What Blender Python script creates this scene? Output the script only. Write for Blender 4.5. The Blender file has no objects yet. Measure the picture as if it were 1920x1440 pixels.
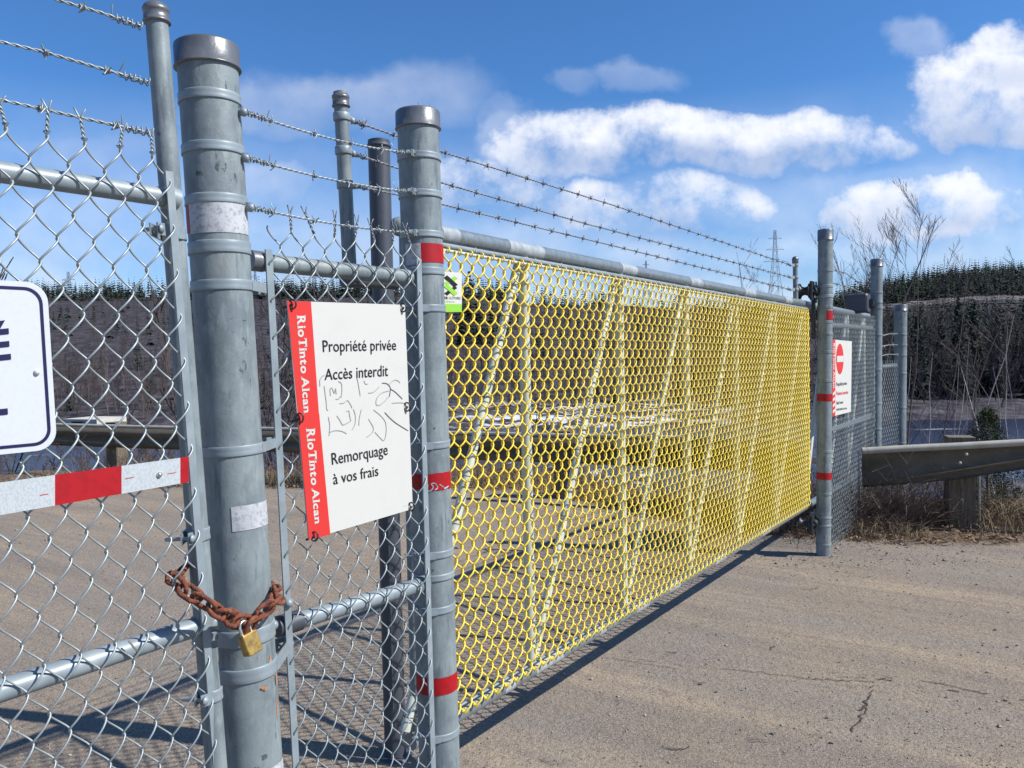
import bpy, math, random
import numpy as np
from mathutils import Vector, Matrix

# ------------------------------------------------------------------ camera, sky, sun, exposure
SC = bpy.context.scene
COL = SC.collection
R = math.radians
FPX = 1493.0
PITCH = math.atan(54 / FPX)
ROLL = 0.02
CAM_H = 1.665
f_ = Vector((0, math.cos(PITCH), -math.sin(PITCH)))
u0 = Vector((0, math.sin(PITCH), math.cos(PITCH)))
r0 = Vector((1, 0, 0))
r_ = r0 * math.cos(ROLL) - u0 * math.sin(ROLL)
u_ = u0 * math.cos(ROLL) + r0 * math.sin(ROLL)
CAM = Vector((0, 0, CAM_H))
cd = bpy.data.cameras.new('camera'); cam = bpy.data.objects.new('camera', cd); COL.objects.link(cam)
cd.sensor_width = 36; cd.lens = 36 * FPX / 1920; cd.clip_start = 0.05; cd.clip_end = 6000
cam.matrix_world = Matrix(((r_.x, u_.x, -f_.x, 0), (r_.y, u_.y, -f_.y, 0), (r_.z, u_.z, -f_.z, CAM_H), (0, 0, 0, 1)))
SC.camera = cam
SC.view_settings.view_transform = 'Standard'; SC.view_settings.look = 'None'
SC.view_settings.exposure = 0.42; SC.view_settings.gamma = 1
SUN_AZ = math.atan2(0.97, -0.24)      # clockwise from +Y
SUN_EL = R(43)
SUN = Vector((math.sin(SUN_AZ) * math.cos(SUN_EL), math.cos(SUN_AZ) * math.cos(SUN_EL), math.sin(SUN_EL)))
sl = bpy.data.lights.new('sun', 'SUN'); so = bpy.data.objects.new('sun', sl); COL.objects.link(so)
sl.energy = 5.0; sl.angle = R(0.5); sl.color = (1, 0.955, 0.89)
so.rotation_euler = (-SUN).to_track_quat('-Z', 'Y').to_euler()
so.location = (8, -3, 10)


def ray(px, py):
    return f_ + r_ * ((px - 960) / FPX) - u_ * ((py - 720) / FPX)


def PT(px, py, Y):
    d = ray(px, py); return CAM + d * (Y / d.y)


def GR(px, py, z=0.0):
    d = ray(px, py); return CAM + d * ((z - CAM_H) / d.z)


# ---- world
W = bpy.data.worlds.new("World"); SC.world = W; W.use_nodes = True
nt = W.node_tree; N = nt.nodes; L = nt.links; N.clear()


def nd(t, **k):
    n = N.new(t)
    for a, b in k.items():
        setattr(n, a, b)
    return n


def mth(op, a, b=None, c=None, clamp=False):
    n = nd('ShaderNodeMath', operation=op); n.use_clamp = clamp
    for i, v in enumerate((a, b, c)):
        if v is None: continue
        if isinstance(v, (int, float)): n.inputs[i].default_value = v
        else: L.new(v, n.inputs[i])
    return n.outputs[0]


sky = nd('ShaderNodeTexSky', sky_type='NISHITA'); sky.sun_disc = False
sky.sun_elevation = SUN_EL; sky.sun_rotation = SUN_AZ; sky.altitude = 200
sky.air_density = 1.0; sky.dust_density = 0.3; sky.ozone_density = 2.5
tc = nd('ShaderNodeTexCoord'); sep = nd('ShaderNodeSeparateXYZ'); L.new(tc.outputs['Generated'], sep.inputs[0])
ay = mth('MAXIMUM', mth('ABSOLUTE', sep.outputs[1]), 0.05)
cu = mth('DIVIDE', sep.outputs[0], ay); cv = mth('DIVIDE', sep.outputs[2], ay)
cmb = nd('ShaderNodeCombineXYZ'); L.new(cu, cmb.inputs[0]); L.new(cv, cmb.inputs[1])
# warp the cloud coordinates so that no outline is a plain ellipse
nz = nd('ShaderNodeTexNoise'); nz.inputs['Scale'].default_value = 6; nz.inputs['Detail'].default_value = 7; nz.inputs['Roughness'].default_value = 0.58
L.new(cmb.outputs[0], nz.inputs['Vector'])
vs = nd('ShaderNodeVectorMath', operation='SUBTRACT'); L.new(nz.outputs['Color'], vs.inputs[0]); vs.inputs[1].default_value = (.5, .5, .5)
vm = nd('ShaderNodeVectorMath', operation='MULTIPLY'); L.new(vs.outputs[0], vm.inputs[0]); vm.inputs[1].default_value = (.17, .10, 0)
va = nd('ShaderNodeVectorMath', operation='ADD'); L.new(cmb.outputs[0], va.inputs[0]); L.new(vm.outputs[0], va.inputs[1])
nz2 = nd('ShaderNodeTexNoise'); nz2.inputs['Scale'].default_value = 26; nz2.inputs['Detail'].default_value = 5
L.new(cmb.outputs[0], nz2.inputs['Vector'])


def blob(cx, cy, rx, ry, s):
    d = ray(cx, cy); c = (d.x / d.y, d.z / d.y, 0)
    a = nd('ShaderNodeVectorMath', operation='SUBTRACT'); L.new(va.outputs[0], a.inputs[0]); a.inputs[1].default_value = c
    b = nd('ShaderNodeVectorMath', operation='MULTIPLY'); L.new(a.outputs[0], b.inputs[0])
    b.inputs[1].default_value = (FPX / rx, FPX / ry, 1)
    l = nd('ShaderNodeVectorMath', operation='LENGTH'); L.new(b.outputs[0], l.inputs[0])
    v = nd('ShaderNodeMapRange'); v.inputs[1].default_value = 1.5; v.inputs[2].default_value = 0.75
    v.inputs[3].default_value = 0; v.inputs[4].default_value = s; v.interpolation_type = 'SMOOTHSTEP'
    L.new(l.outputs['Value'], v.inputs[0])
    # thin shading coordinate: how high in the cloud this direction lies
    sp = nd('ShaderNodeSeparateXYZ'); L.new(b.outputs[0], sp.inputs[0])
    return v.outputs[0], sp.outputs[1]


blobs = [(1080, 268, 175, 62, .95), (1240, 255, 200, 62, 1), (1420, 262, 190, 62, 1), (1570, 280, 150, 42, .9), (1850, 195, 150, 95, 1),
         (1905, 95, 80, 50, .85), (1730, 88, 55, 34, .45), (1065, 147, 40, 22, .3), (1185, 137, 75, 24, .35),
         (950, 262, 60, 50, .45), (520, 205, 130, 55, .5), (690, 190, 190, 52, .5), (505, 352, 75, 38, .55), (640, 330, 80, 35, .25), (900, 350, 160, 60, .8),
         (1230, 385, 230, 62, .85), (1360, 420, 150, 45, .7), (1740, 400, 200, 62, 1), (940, 205, 40, 26, .25), (300, 420, 330, 70, .5), (100, 300, 200, 50, .35),
         (1000, 475, 260, 42, .6), (1400, 488, 260, 40, .6), (1740, 478, 240, 34, .6), (560, 470, 210, 42, .5), (-500, 200, 300, 110, .9), (-950, 420, 400, 90, .8), (2500, 250, 300, 110, .9), (3100, 420, 500, 110, .8), (2300, 60, 200, 80, .6)]
acc = None; sh = None; soft = None
for bl in blobs:
    o, hgt = blob(*bl)
    if bl[4] >= .7: acc = o if acc is None else mth('MAXIMUM', acc, o)
    else: soft = o if soft is None else mth('MAXIMUM', soft, o)
    w = mth('MULTIPLY', o, hgt)
    sh = w if sh is None else mth('ADD', sh, w)
# general pale veil low over the hills
lowv = nd('ShaderNodeMapRange'); lowv.inputs[1].default_value = 0.30; lowv.inputs[2].default_value = 0.02
lowv.inputs[3].default_value = 0; lowv.inputs[4].default_value = 0.85; L.new(sep.outputs[2], lowv.inputs[0])
lown = nd('ShaderNodeMapRange'); lown.inputs[1].default_value = .34; lown.inputs[2].default_value = .62; L.new(nz.outputs['Fac'], lown.inputs[0])
low = mth('MULTIPLY', lowv.outputs[0], mth('ADD', mth('MULTIPLY', lown.outputs[0], .55), .45))
er = mth('MULTIPLY', mth('SUBTRACT', nz.outputs['Fac'], .36), 1.9, clamp=True)
er2 = mth('ADD', mth('MULTIPLY', mth('SUBTRACT', nz2.outputs['Fac'], .5), .25), er)
nz3 = nd('ShaderNodeTexNoise'); nz3.inputs['Scale'].default_value = 15; nz3.inputs['Detail'].default_value = 9; nz3.inputs['Roughness'].default_value = .62
L.new(cmb.outputs[0], nz3.inputs['Vector'])
puff = mth('MULTIPLY', acc, mth('ADD', mth('MULTIPLY', nz3.outputs['Fac'], 1.25), mth('MULTIPLY', er, .22)))
crisp = nd('ShaderNodeMapRange'); crisp.interpolation_type = 'SMOOTHSTEP'; crisp.inputs[1].default_value = .30; crisp.inputs[2].default_value = .80; L.new(puff, crisp.inputs[0])
sf = mth('MULTIPLY', soft, mth('ADD', mth('MULTIPLY', er2, .75), .40), clamp=True)
dens = mth('MAXIMUM', mth('MULTIPLY', crisp.outputs[0], .97), sf)
dens = mth('MAXIMUM', dens, low)
shd = nd('ShaderNodeMapRange'); shd.inputs[1].default_value = -.8; shd.inputs[2].default_value = .55; L.new(sh, shd.inputs[0])
shn = mth('ADD', shd.outputs[0], mth('MULTIPLY', mth('SUBTRACT', nz2.outputs['Fac'], .5), .8), clamp=True)
cc = nd('ShaderNodeMix', data_type='RGBA'); L.new(shn, cc.inputs[0])
cc.inputs[6].default_value = (.36, .44, .62, 1); cc.inputs[7].default_value = (.74, .76, .82, 1)
grade = nd('ShaderNodeMix', data_type='RGBA', blend_type='MULTIPLY'); grade.inputs[0].default_value = 1
L.new(sky.outputs[0], grade.inputs[6]); grade.inputs[7].default_value = (.56, 1.0, 1.46, 1)
SKY_S = 0.078
cs = nd('ShaderNodeVectorMath', operation='SCALE'); L.new(cc.outputs[2], cs.inputs[0]); cs.inputs['Scale'].default_value = 1 / SKY_S
mx = nd('ShaderNodeMix', data_type='RGBA'); L.new(dens, mx.inputs[0]); L.new(grade.outputs[2], mx.inputs[6]); L.new(cs.outputs[0], mx.inputs[7])
bg = nd('ShaderNodeBackground'); bg.inputs[1].default_value = SKY_S; L.new(mx.outputs[2], bg.inputs[0])
wo = nd('ShaderNodeOutputWorld'); L.new(bg.outputs[0], wo.inputs[0])


# ------------------------------------------------------------------ materials
def mat(name, col, rough=.6, metal=0.0, noise=None, bump=None, spec=.5, extra=None):
    """noise = [(scale, amount, (r,g,b) mixed in, lo, hi, stretch)], bump = [(scale, strength, dist)]"""
    m = bpy.data.materials.new(name); m.use_nodes = True
    t = m.node_tree; n = t.nodes; l = t.links
    b = n['Principled BSDF']
    b.inputs['Roughness'].default_value = rough; b.inputs['Metallic'].default_value = metal
    b.inputs['Specular IOR Level'].default_value = spec
    co = n.new('ShaderNodeTexCoord')
    cur = n.new('ShaderNodeRGB'); cur.outputs[0].default_value = (*col, 1); cur = cur.outputs[0]
    for q in (noise or []):
        sc, am, c2, lo, hi = q[:5]
        st = q[5] if len(q) > 5 else (1, 1, 1)
        rz = q[6] if len(q) > 6 else 0
        mp = n.new('ShaderNodeMapping'); mp.inputs['Scale'].default_value = st; mp.inputs['Rotation'].default_value = (0, 0, rz)
        l.new(co.outputs['Object'], mp.inputs[0])
        tx = n.new('ShaderNodeTexNoise'); tx.inputs['Scale'].default_value = sc; tx.inputs['Detail'].default_value = 6
        tx.inputs['Roughness'].default_value = .6
        l.new(mp.outputs[0], tx.inputs['Vector'])
        mr = n.new('ShaderNodeMapRange'); mr.inputs[1].default_value = lo; mr.inputs[2].default_value = hi
        mr.inputs[4].default_value = am; l.new(tx.outputs['Fac'], mr.inputs[0])
        mi = n.new('ShaderNodeMix'); mi.data_type = 'RGBA'; l.new(mr.outputs[0], mi.inputs[0])
        l.new(cur, mi.inputs[6]); mi.inputs[7].default_value = (*c2, 1); cur = mi.outputs[2]
    l.new(cur, b.inputs['Base Color'])
    prev = None
    for sc, st, di in (bump or []):
        tx = n.new('ShaderNodeTexNoise'); tx.inputs['Scale'].default_value = sc; tx.inputs['Detail'].default_value = 5
        l.new(co.outputs['Object'], tx.inputs['Vector'])
        bp = n.new('ShaderNodeBump'); bp.inputs['Strength'].default_value = st; bp.inputs['Distance'].default_value = di
        l.new(tx.outputs['Fac'], bp.inputs['Height'])
        if prev: l.new(prev, bp.inputs['Normal'])
        prev = bp.outputs[0]
    if prev: l.new(prev, b.inputs['Normal'])
    return m


M = {}
M['galv'] = mat('galvanised_steel', (.205, .245, .255), .52, .10,
                [(9, .75, (.125, .155, .172), .42, .60), (55, .55, (.27, .31, .31), .5, .68, (1, 1, .35)), (45, .7, (.10, .125, .14), .58, .66, (1, 1, .12)), (26, .6, (.14, .165, .17), .56, .66, (1, 1, .5)), (16, .9, (.06, .06, .065), .66, .72, (1, 1, .8)), (5, .6, (.26, .245, .20), .58, .72, (1, 1, .25))],
                [(160, .25, .002)], spec=.3)
M['galv_cap'] = mat('weathered_cap_metal', (.165, .175, .185), .36, .4, [(9, .7, (.09, .095, .105), .4, .65), (30, .4, (.23, .245, .25), .5, .7)], [(60, .3, .003)])
M['galv_new'] = mat('clean_galvanised_steel', (.235, .285, .31), .45, .12, [(22, .6, (.18, .215, .235), .42, .6), (8, .35, (.33, .37, .375), .55, .65)], [(200, .1, .001)])
M['rail'] = mat('mottled_gate_rail', (.22, .26, .28), .34, .35, [(6, .5, (.32, .35, .36), .54, .60), (40, .6, (.15, .18, .19), .45, .6), (18, .6, (.10, .12, .13), .6, .7)])
M['rail_glint'] = mat('painted_glint_zinc', (.36, .39, .40), .45, .1, [(30, .7, (.22, .25, .27), .42, .58)])  # highlights on the gate rails, painted as a lighter zinc colour
M['wire_far'] = mat('dull_fence_wire', (.17, .20, .21), .5, .2)
M['wire'] = mat('galvanised_wire', (.27, .31, .315), .42, .3, [(30, .5, (.30, .34, .36), .45, .6)])
M['barb'] = mat('old_barbed_wire', (.22, .235, .25), .5, .4, [(40, .6, (.10, .10, .11), .5, .6)])
M['yellow'] = mat('yellow_vinyl_coating', (.80, .60, .045), .4, 0, [(30, .4, (.66, .44, .03), .5, .7), (300, .35, (.45, .33, .06), .55, .7), (3, .3, (.62, .50, .10), .5, .7)])
M['pale_pipe'] = mat('pale_green_tinted_pipe', (.50, .53, .46), .5, .05, [(20, .4, (.36, .39, .34), .45, .62)])
M['darkpaint'] = mat('black_coated_steel', (.050, .058, .075), .5, .1, [(30, .4, (.075, .085, .10), .5, .65)])
M['rubber'] = mat('black_roller_rubber', (.018, .019, .024), .45)
M['white'] = mat('white_sign_enamel', (.52, .52, .485), .6, 0, [(12, .3, (.45, .45, .41), .5, .75)], spec=.3)
M['white_r'] = mat('white_reflective_sign', (.50, .53, .56), .5, 0, [(120, .25, (.42, .45, .48), .5, .6)], spec=.3)
M['red'] = mat('red_sign_ink', (.56, .034, .029), .55, 0, [(20, .2, (.56, .03, .027), .5, .7)], spec=.25)
M['redtape'] = mat('red_reflective_tape', (.34, .006, .011), .5, 0, [(60, .5, (.22, .005, .008), .45, .65)], spec=.3)
M['whitetape'] = mat('silver_reflective_tape', (.44, .46, .48), .5, 0, [(110, .7, (.20, .22, .24), .5, .6), (14, .5, (.30, .31, .33), .45, .6)], [(300, .3, .001)])
M['navy'] = mat('navy_sign_ink', (.012, .012, .06), .5, spec=.25)
M['ink'] = mat('black_sign_ink', (.012, .012, .014), .55, spec=.25)
M['pencil'] = mat('grey_scribble', (.30, .30, .30), .8, spec=.1)
M['pencil_dark'] = mat('dark_scribble', (.09, .09, .10), .8, spec=.1)
M['lime'] = mat('lime_green_ink', (.22, .50, .04), .5)
M['rust'] = mat('rusted_chain_iron', (.19, .055, .026), .9, .05, [(90, .85, (.075, .026, .018), .44, .58), (45, .75, (.36, .15, .055), .54, .66), (220, .5, (.05, .022, .018), .55, .68)], [(160, 1.0, .004)])
M['rustmark'] = mat('orange_rust_stain', (.45, .15, .035), .8, 0, [(90, .8, (.36, .26, .16), .45, .6)])
M['brass'] = mat('worn_brass', (.46, .30, .085), .40, .65, [(60, .75, (.20, .13, .05), .42, .60), (140, .5, (.62, .46, .2), .58, .68)], [(120, .2, .001)])
M['brass_dark'] = mat('oxidised_brass', (.12, .09, .04), .5, .6)
M['chrome'] = mat('polished_shackle', (.60, .56, .48), .25, .9)
M['guard'] = mat('weathered_guardrail_steel', (.125, .108, .078), .85, .0, [(4, .6, (.075, .064, .047), .4, .6, (1, 1, 3)), (20, .4, (.17, .145, .11), .5, .7)], spec=.2)
M['guard_edge'] = mat('painted_sunlit_edge', (.36, .345, .30), .7, 0, [(9, .5, (.25, .24, .20), .45, .6)])  # paler copy of the guardrail steel: sunlight on the top edge put into colour
M['timber'] = mat('grey_brown_timber', (.17, .14, .10), .9, 0, [(8, .8, (.07, .058, .043), .42, .60, (6, 6, .6))], [(40, .5, .01)])
M['concrete'] = mat('pale_concrete', (.50, .48, .43), .9, 0, [(6, .5, (.36, .34, .3), .45, .6)])
M['bark'] = mat('grey_brown_bark', (.13, .105, .10), .9, 0, [(3, .5, (.20, .165, .155), .45, .6)])
M['bark_dark'] = mat('dark_twig_bark', (.055, .045, .05), .9)
M['birch'] = mat('pale_birch_bark', (.42, .38, .36), .8, 0, [(5, .7, (.18, .15, .15), .5, .62, (1, 1, 4))])
M['needle'] = mat('dark_conifer_needles', (.010, .020, .012), .9, 0, [(.6, .6, (.019, .032, .015), .4, .62)])
M['needle2'] = mat('olive_cedar_foliage', (.05, .062, .02), .9, 0, [(9, .7, (.022, .032, .012), .4, .62)])
M['twig'] = mat('brown_dead_twigs', (.10, .068, .055), .9, 0, [(9, .7, (.22, .165, .13), .48, .64)])
M['straw'] = mat('dry_straw', (.27, .205, .12), .9, 0, [(6, .7, (.14, .105, .065), .4, .62)])
M['leaf'] = mat('fallen_brown_leaves', (.20, .125, .07), .9, 0, [(14, .7, (.30, .20, .12), .45, .6)])
M['crack'] = mat('dark_crack_fill', (.045, .037, .032), .95)
M['pylon'] = mat('pylon_steel', (.17, .19, .24), .6, .3)


def broken(name, sc, lo, hi, st=(1, 1, 1)):
    m = M[name]; t = m.node_tree; n = t.nodes; l = t.links; b = n['Principled BSDF']
    co = n.new('ShaderNodeTexCoord'); mp = n.new('ShaderNodeMapping'); mp.inputs['Scale'].default_value = st; l.new(co.outputs['Object'], mp.inputs[0])
    x = n.new('ShaderNodeTexNoise'); x.inputs['Scale'].default_value = sc; x.inputs['Detail'].default_value = 6; x.inputs['Roughness'].default_value = .7; l.new(mp.outputs[0], x.inputs['Vector'])
    r = n.new('ShaderNodeMapRange'); r.inputs[1].default_value = lo; r.inputs[2].default_value = hi; l.new(x.outputs['Fac'], r.inputs[0]); l.new(r.outputs[0], b.inputs['Alpha'])


M['scuff'] = mat('grey_scuff', (.07, .08, .085), .8)
broken('scuff', 110, .47, .62, (1, 1, .5)); broken('rustmark', 90, .28, .50, (1, 1, .4))


def ground_material():
    m = bpy.data.materials.new('gravelly_asphalt_and_earth'); m.use_nodes = True
    t = m.node_tree; n = t.nodes; l = t.links; b = n['Principled BSDF']
    b.inputs['Roughness'].default_value = .92; b.inputs['Specular IOR Level'].default_value = .2
    co = n.new('ShaderNodeTexCoord').outputs['Object']

    def noise(sc, det=6, st=(1, 1, 1), rz=0, ro=.6):
        mp = n.new('ShaderNodeMapping'); mp.vector_type = 'TEXTURE'
        mp.inputs['Rotation'].default_value = (0, 0, rz); mp.inputs['Scale'].default_value = tuple(1 / q for q in st); l.new(co, mp.inputs[0])
        x = n.new('ShaderNodeTexNoise'); x.inputs['Scale'].default_value = sc; x.inputs['Detail'].default_value = det; x.inputs['Roughness'].default_value = ro
        l.new(mp.outputs[0], x.inputs['Vector']); return x.outputs['Fac']

    def rng(v, lo, hi, a=0., c=1.):
        x = n.new('ShaderNodeMapRange'); x.inputs[1].default_value = lo; x.inputs[2].default_value = hi
        x.inputs[3].default_value = a; x.inputs[4].default_value = c; l.new(v, x.inputs[0]); return x.outputs[0]

    def mix(f, a, c):
        x = n.new('ShaderNodeMix'); x.data_type = 'RGBA'
        if isinstance(f, float): x.inputs[0].default_value = f
        else: l.new(f, x.inputs[0])
        for i, v in ((6, a), (7, c)):
            if isinstance(v, tuple): x.inputs[i].default_value = (*v, 1)
            else: l.new(v, x.inputs[i])
        return x.outputs[2]
    ra = -math.atan2(.5686, .8226)   # the road runs through the gate
    streak = noise(1.0, 7, (.35, 2.6, 1), ra)
    streak2 = noise(4.0, 5, (.25, 3.0, 1), ra)
    c = mix(rng(streak, .38, .62), (.222, .186, .145), (.350, .278, .192))
    c = mix(rng(streak2, .5, .7, 0, .6), c, (.19, .155, .13))
    c = mix(rng(noise(14, 6, (.3, 2.2, 1), ra + .1, .7), .54, .66, 0, .6), c, (.135, .11, .095))
    c = mix(rng(noise(2.2), .5, .7, 0, .5), c, (.24, .212, .185))
    c = mix(rng(noise(.55, 5, (.5, 1.7, 1), ra, .5), .46, .60, 0, .65), c, (.242, .212, .176))
    c = mix(rng(noise(26, 5, (1, 1, 1), 0, .75), .50, .68, 0, .55), c, (.12, .10, .088))
    c = mix(rng(noise(75, 3, ro=.8), .53, .66, 0, .85), c, (.075, .06, .055))
    c = mix(rng(noise(110, 3), .52, .70, 0, .8), c, (.42, .37, .32))
    c = mix(rng(noise(230, 2), .54, .72, 0, .7), c, (.07, .062, .06))
    # earth with dead leaves past the edge of the asphalt (vertex attribute, 0 asphalt .. 1 rough ground .. 2 far bank)
    at = n.new('ShaderNodeAttribute'); at.attribute_name = 'zone'; z = at.outputs['Fac']
    zn = n.new('ShaderNodeMath'); zn.operation = 'ADD'; l.new(z, zn.inputs[0]); l.new(rng(noise(3.2), .2, .8, -.45, .45), zn.inputs[1])
    earth = mix(rng(noise(18, 5), .38, .62), (.060, .042, .032), (.15, .11, .075))
    earth = mix(rng(noise(70, 3), .5, .7, 0, .7), earth, (.24, .18, .12))
    c = mix(rng(zn.outputs[0], .35, .65), c, earth)
    bank = mix(rng(noise(.35, 9, (1, .5, 1), 0, .75), .44, .6), (.022, .020, .026), (.085, .074, .076))
    sm = n.new('ShaderNodeMath'); sm.operation = 'SUBTRACT'; l.new(at.outputs['Fac'], sm.inputs[0]); sm.inputs[1].default_value = 2.0
    sn = n.new('ShaderNodeMath'); sn.operation = 'MULTIPLY'; sn.use_clamp = True; l.new(sm.outputs[0], sn.inputs[0])
    l.new(rng(noise(.16, 9, (.5, 1.6, 1), 0, .68), .50, .56), sn.inputs[1])
    bank = mix(sn.outputs[0], bank, (.62, .64, .70))
    c = mix(rng(z, 1.4, 1.8), c, bank)
    l.new(c, b.inputs['Base Color'])
    prev = None
    for v, s, d in ((noise(1.6, 4), .5, .03), (streak, .6, .02), (noise(14, 5), .8, .015), (noise(45, 4), .9, .009), (noise(160, 3), 1.0, .005)):
        bp = n.new('ShaderNodeBump'); bp.inputs['Strength'].default_value = s; bp.inputs['Distance'].default_value = d
        l.new(v, bp.inputs['Height'])
        if prev: l.new(prev, bp.inputs['Normal'])
        prev = bp.outputs[0]
    l.new(prev, b.inputs['Normal'])
    return m


M['ground'] = ground_material()


def water_material():
    m = mat('dark_river_water_with_ice', (.014, .022, .055), .22, 0,
            [(.06, .9, (.50, .53, .60), .69, .72, (.5, 2.6, 1)), (.3, .4, (.03, .035, .05), .5, .6, (.5, 2, 1))], [(1.2, .3, .2)])
    return m


M['water'] = water_material()


# ------------------------------------------------------------------ mesh helpers
class MB:
    def __init__(s): s.v = []; s.f = []; s.sm = []

    def add(s, vs, fs, smooth=True):
        o = len(s.v); s.v.extend(vs); s.f.extend([tuple(i + o for i in f) for f in fs]); s.sm.extend([smooth] * len(fs)); return s

    def tube(s, pts, rad, sides=8, closed=False, cap=True):
        pts = [Vector(p) for p in pts]; n = len(pts)
        rads = rad if isinstance(rad, (list, tuple)) else [rad] * n
        t0 = (pts[1] - pts[0]).normalized()
        up = Vector((0, 0, 1)) if abs(t0.z) < .9 else Vector((1, 0, 0))
        a = (up - t0 * up.dot(t0)).normalized()
        vs = []
        for i, p in enumerate(pts):
            if closed: t = (pts[(i + 1) % n] - pts[i - 1]).normalized()
            else: t = (pts[min(i + 1, n - 1)] - pts[max(i - 1, 0)]).normalized()
            a = (a - t * a.dot(t)).normalized(); b = t.cross(a)
            for k in range(sides):
                th = 2 * math.pi * k / sides
                vs.append(p + (a * math.cos(th) + b * math.sin(th)) * rads[i])
        fs = []
        m = n if closed else n - 1
        for i in range(m):
            j = (i + 1) % n
            for k in range(sides):
                k2 = (k + 1) % sides
                fs.append((i * sides + k, i * sides + k2, j * sides + k2, j * sides + k))
        s.add(vs, fs)
        if cap and not closed:
            s.add(vs[:sides][::-1], [tuple(range(sides))], False); s.add(vs[-sides:], [tuple(range(sides))], False)
        return s

    def lathe(s, A, B, prof, sides=32, capped=True):
        """prof: (metres from A towards B, radius)"""
        A = Vector(A); t = (Vector(B) - A).normalized()
        up = Vector((1, 0, 0)) if abs(t.x) < .9 else Vector((0, 1, 0))
        a = (up - t * up.dot(t)).normalized(); b = t.cross(a)
        vs = []
        for d, r in prof:
            for k in range(sides):
                th = 2 * math.pi * k / sides
                vs.append(A + t * d + (a * math.cos(th) + b * math.sin(th)) * r)
        fs = [(i * sides + k, i * sides + (k + 1) % sides, (i + 1) * sides + (k + 1) % sides, (i + 1) * sides + k)
              for i in range(len(prof) - 1) for k in range(sides)]
        s.add(vs, fs)
        if capped:
            s.add(vs[:sides][::-1], [tuple(range(sides))], False); s.add(vs[-sides:], [tuple(range(sides))], False)
        return s

    def box(s, c, ax, ay, az):
        """centre and three half-axis vectors"""
        c = Vector(c); ax, ay, az = Vector(ax), Vector(ay), Vector(az)
        vs = [c + ax * i + ay * j + az * k for i in (-1, 1) for j in (-1, 1) for k in (-1, 1)]
        fs = [(0, 1, 3, 2), (4, 6, 7, 5), (0, 4, 5, 1), (2, 3, 7, 6), (0, 2, 6, 4), (1, 5, 7, 3)]
        return s.add(vs, fs, False)

    def slab(s, pts, nrm, th):
        """polygon pts (front face) extruded back along -nrm by th"""
        n = len(pts); pts = [Vector(p) for p in pts]; bk = [p - Vector(nrm) * th for p in pts]
        s.add(pts + bk, [tuple(range(n)), tuple(range(2 * n - 1, n - 1, -1))] + [(i, n + i, n + (i + 1) % n, (i + 1) % n) for i in range(n)], False)
        return s

    def sphere(s, c, r, seg=10, rings=6, sc=(1, 1, 1)):
        c = Vector(c); vs = []; fs = []
        for i in range(rings + 1):
            ph = math.pi * i / rings
            for k in range(seg):
                th = 2 * math.pi * k / seg
                vs.append(c + Vector((math.sin(ph) * math.cos(th) * r * sc[0], math.sin(ph) * math.sin(th) * r * sc[1], math.cos(ph) * r * sc[2])))
        for i in range(rings):
            for k in range(seg):
                fs.append((i * seg + k, (i + 1) * seg + k, (i + 1) * seg + (k + 1) % seg, i * seg + (k + 1) % seg))
        return s.add(vs, fs)

    def build(s, name, m, parent=None, **props):
        base = Vector((0, 0, 0)); p = parent
        while p is not None: base += p.location; p = p.parent
        me = bpy.data.meshes.new(name)
        me.from_pydata([tuple(Vector(v) - base) for v in s.v], [], s.f)
        me.polygons.foreach_set('use_smooth', s.sm)
        me.materials.append(M[m] if isinstance(m, str) else m); me.update()
        o = bpy.data.objects.new(name, me); COL.objects.link(o)
        if parent is not None: o.parent = parent
        for k, v in props.items(): o[k] = v
        return o


def np_mesh(name, V, F, m, parent=None, smooth=False, **props):
    """V (n,3), F (k,3) triangles or (k,4) quads as numpy"""
    V = np.asarray(V, dtype=np.float64)
    if props.pop('world', False): V = V - np.array(parent.location)[None]
    V = V.astype(np.float32); F = np.asarray(F, dtype=np.int32)
    me = bpy.data.meshes.new(name)
    me.vertices.add(len(V)); me.vertices.foreach_set('co', V.ravel())
    k = F.shape[1]
    me.loops.add(F.size); me.loops.foreach_set('vertex_index', F.ravel())
    me.polygons.add(len(F)); me.polygons.foreach_set('loop_start', np.arange(0, F.size, k, dtype=np.int32))
    me.polygons.foreach_set('loop_total', np.full(len(F), k, dtype=np.int32))
    me.polygons.foreach_set('use_smooth', np.full(len(F), smooth))
    me.update(calc_edges=True); me.materials.append(M[m] if isinstance(m, str) else m)
    o = bpy.data.objects.new(name, me); COL.objects.link(o)
    if parent is not None: o.parent = parent
    for kk, v in props.items(): o[kk] = v
    return o


def thing(name, label, cat, loc=(0, 0, 0), group=None):
    o = bpy.data.objects.new(name, None); COL.objects.link(o); o.location = loc; o.empty_display_size = .1
    o['label'] = label; o['category'] = cat
    if group: o['group'] = group
    return o


def tag(o, label, cat, group=None):
    o['label'] = label; o['category'] = cat
    if group: o['group'] = group
    return o


# ---- vertical planes in which the fence panels stand
class Plane:
    def __init__(s, A, B, off=0.0):
        s.O = Vector((A[0], A[1], 0)); s.d = Vector((B[0] - A[0], B[1] - A[1], 0)).normalized()
        s.n = Vector((s.d.y, -s.d.x, 0))           # towards the camera side
        s.O = s.O + s.n * off

    def hit(s, px, py, w=0.0):
        d = ray(px, py); t = ((s.O + s.n * w - CAM).dot(s.n)) / d.dot(s.n); return CAM + d * t

    def sz(s, px, py, w=0.0):
        p = s.hit(px, py, w); return (p - s.O).dot(s.d), p.z

    def P(s, a, z, w=0.0): return s.O + s.d * a + s.n * w + Vector((0, 0, z))


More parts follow.
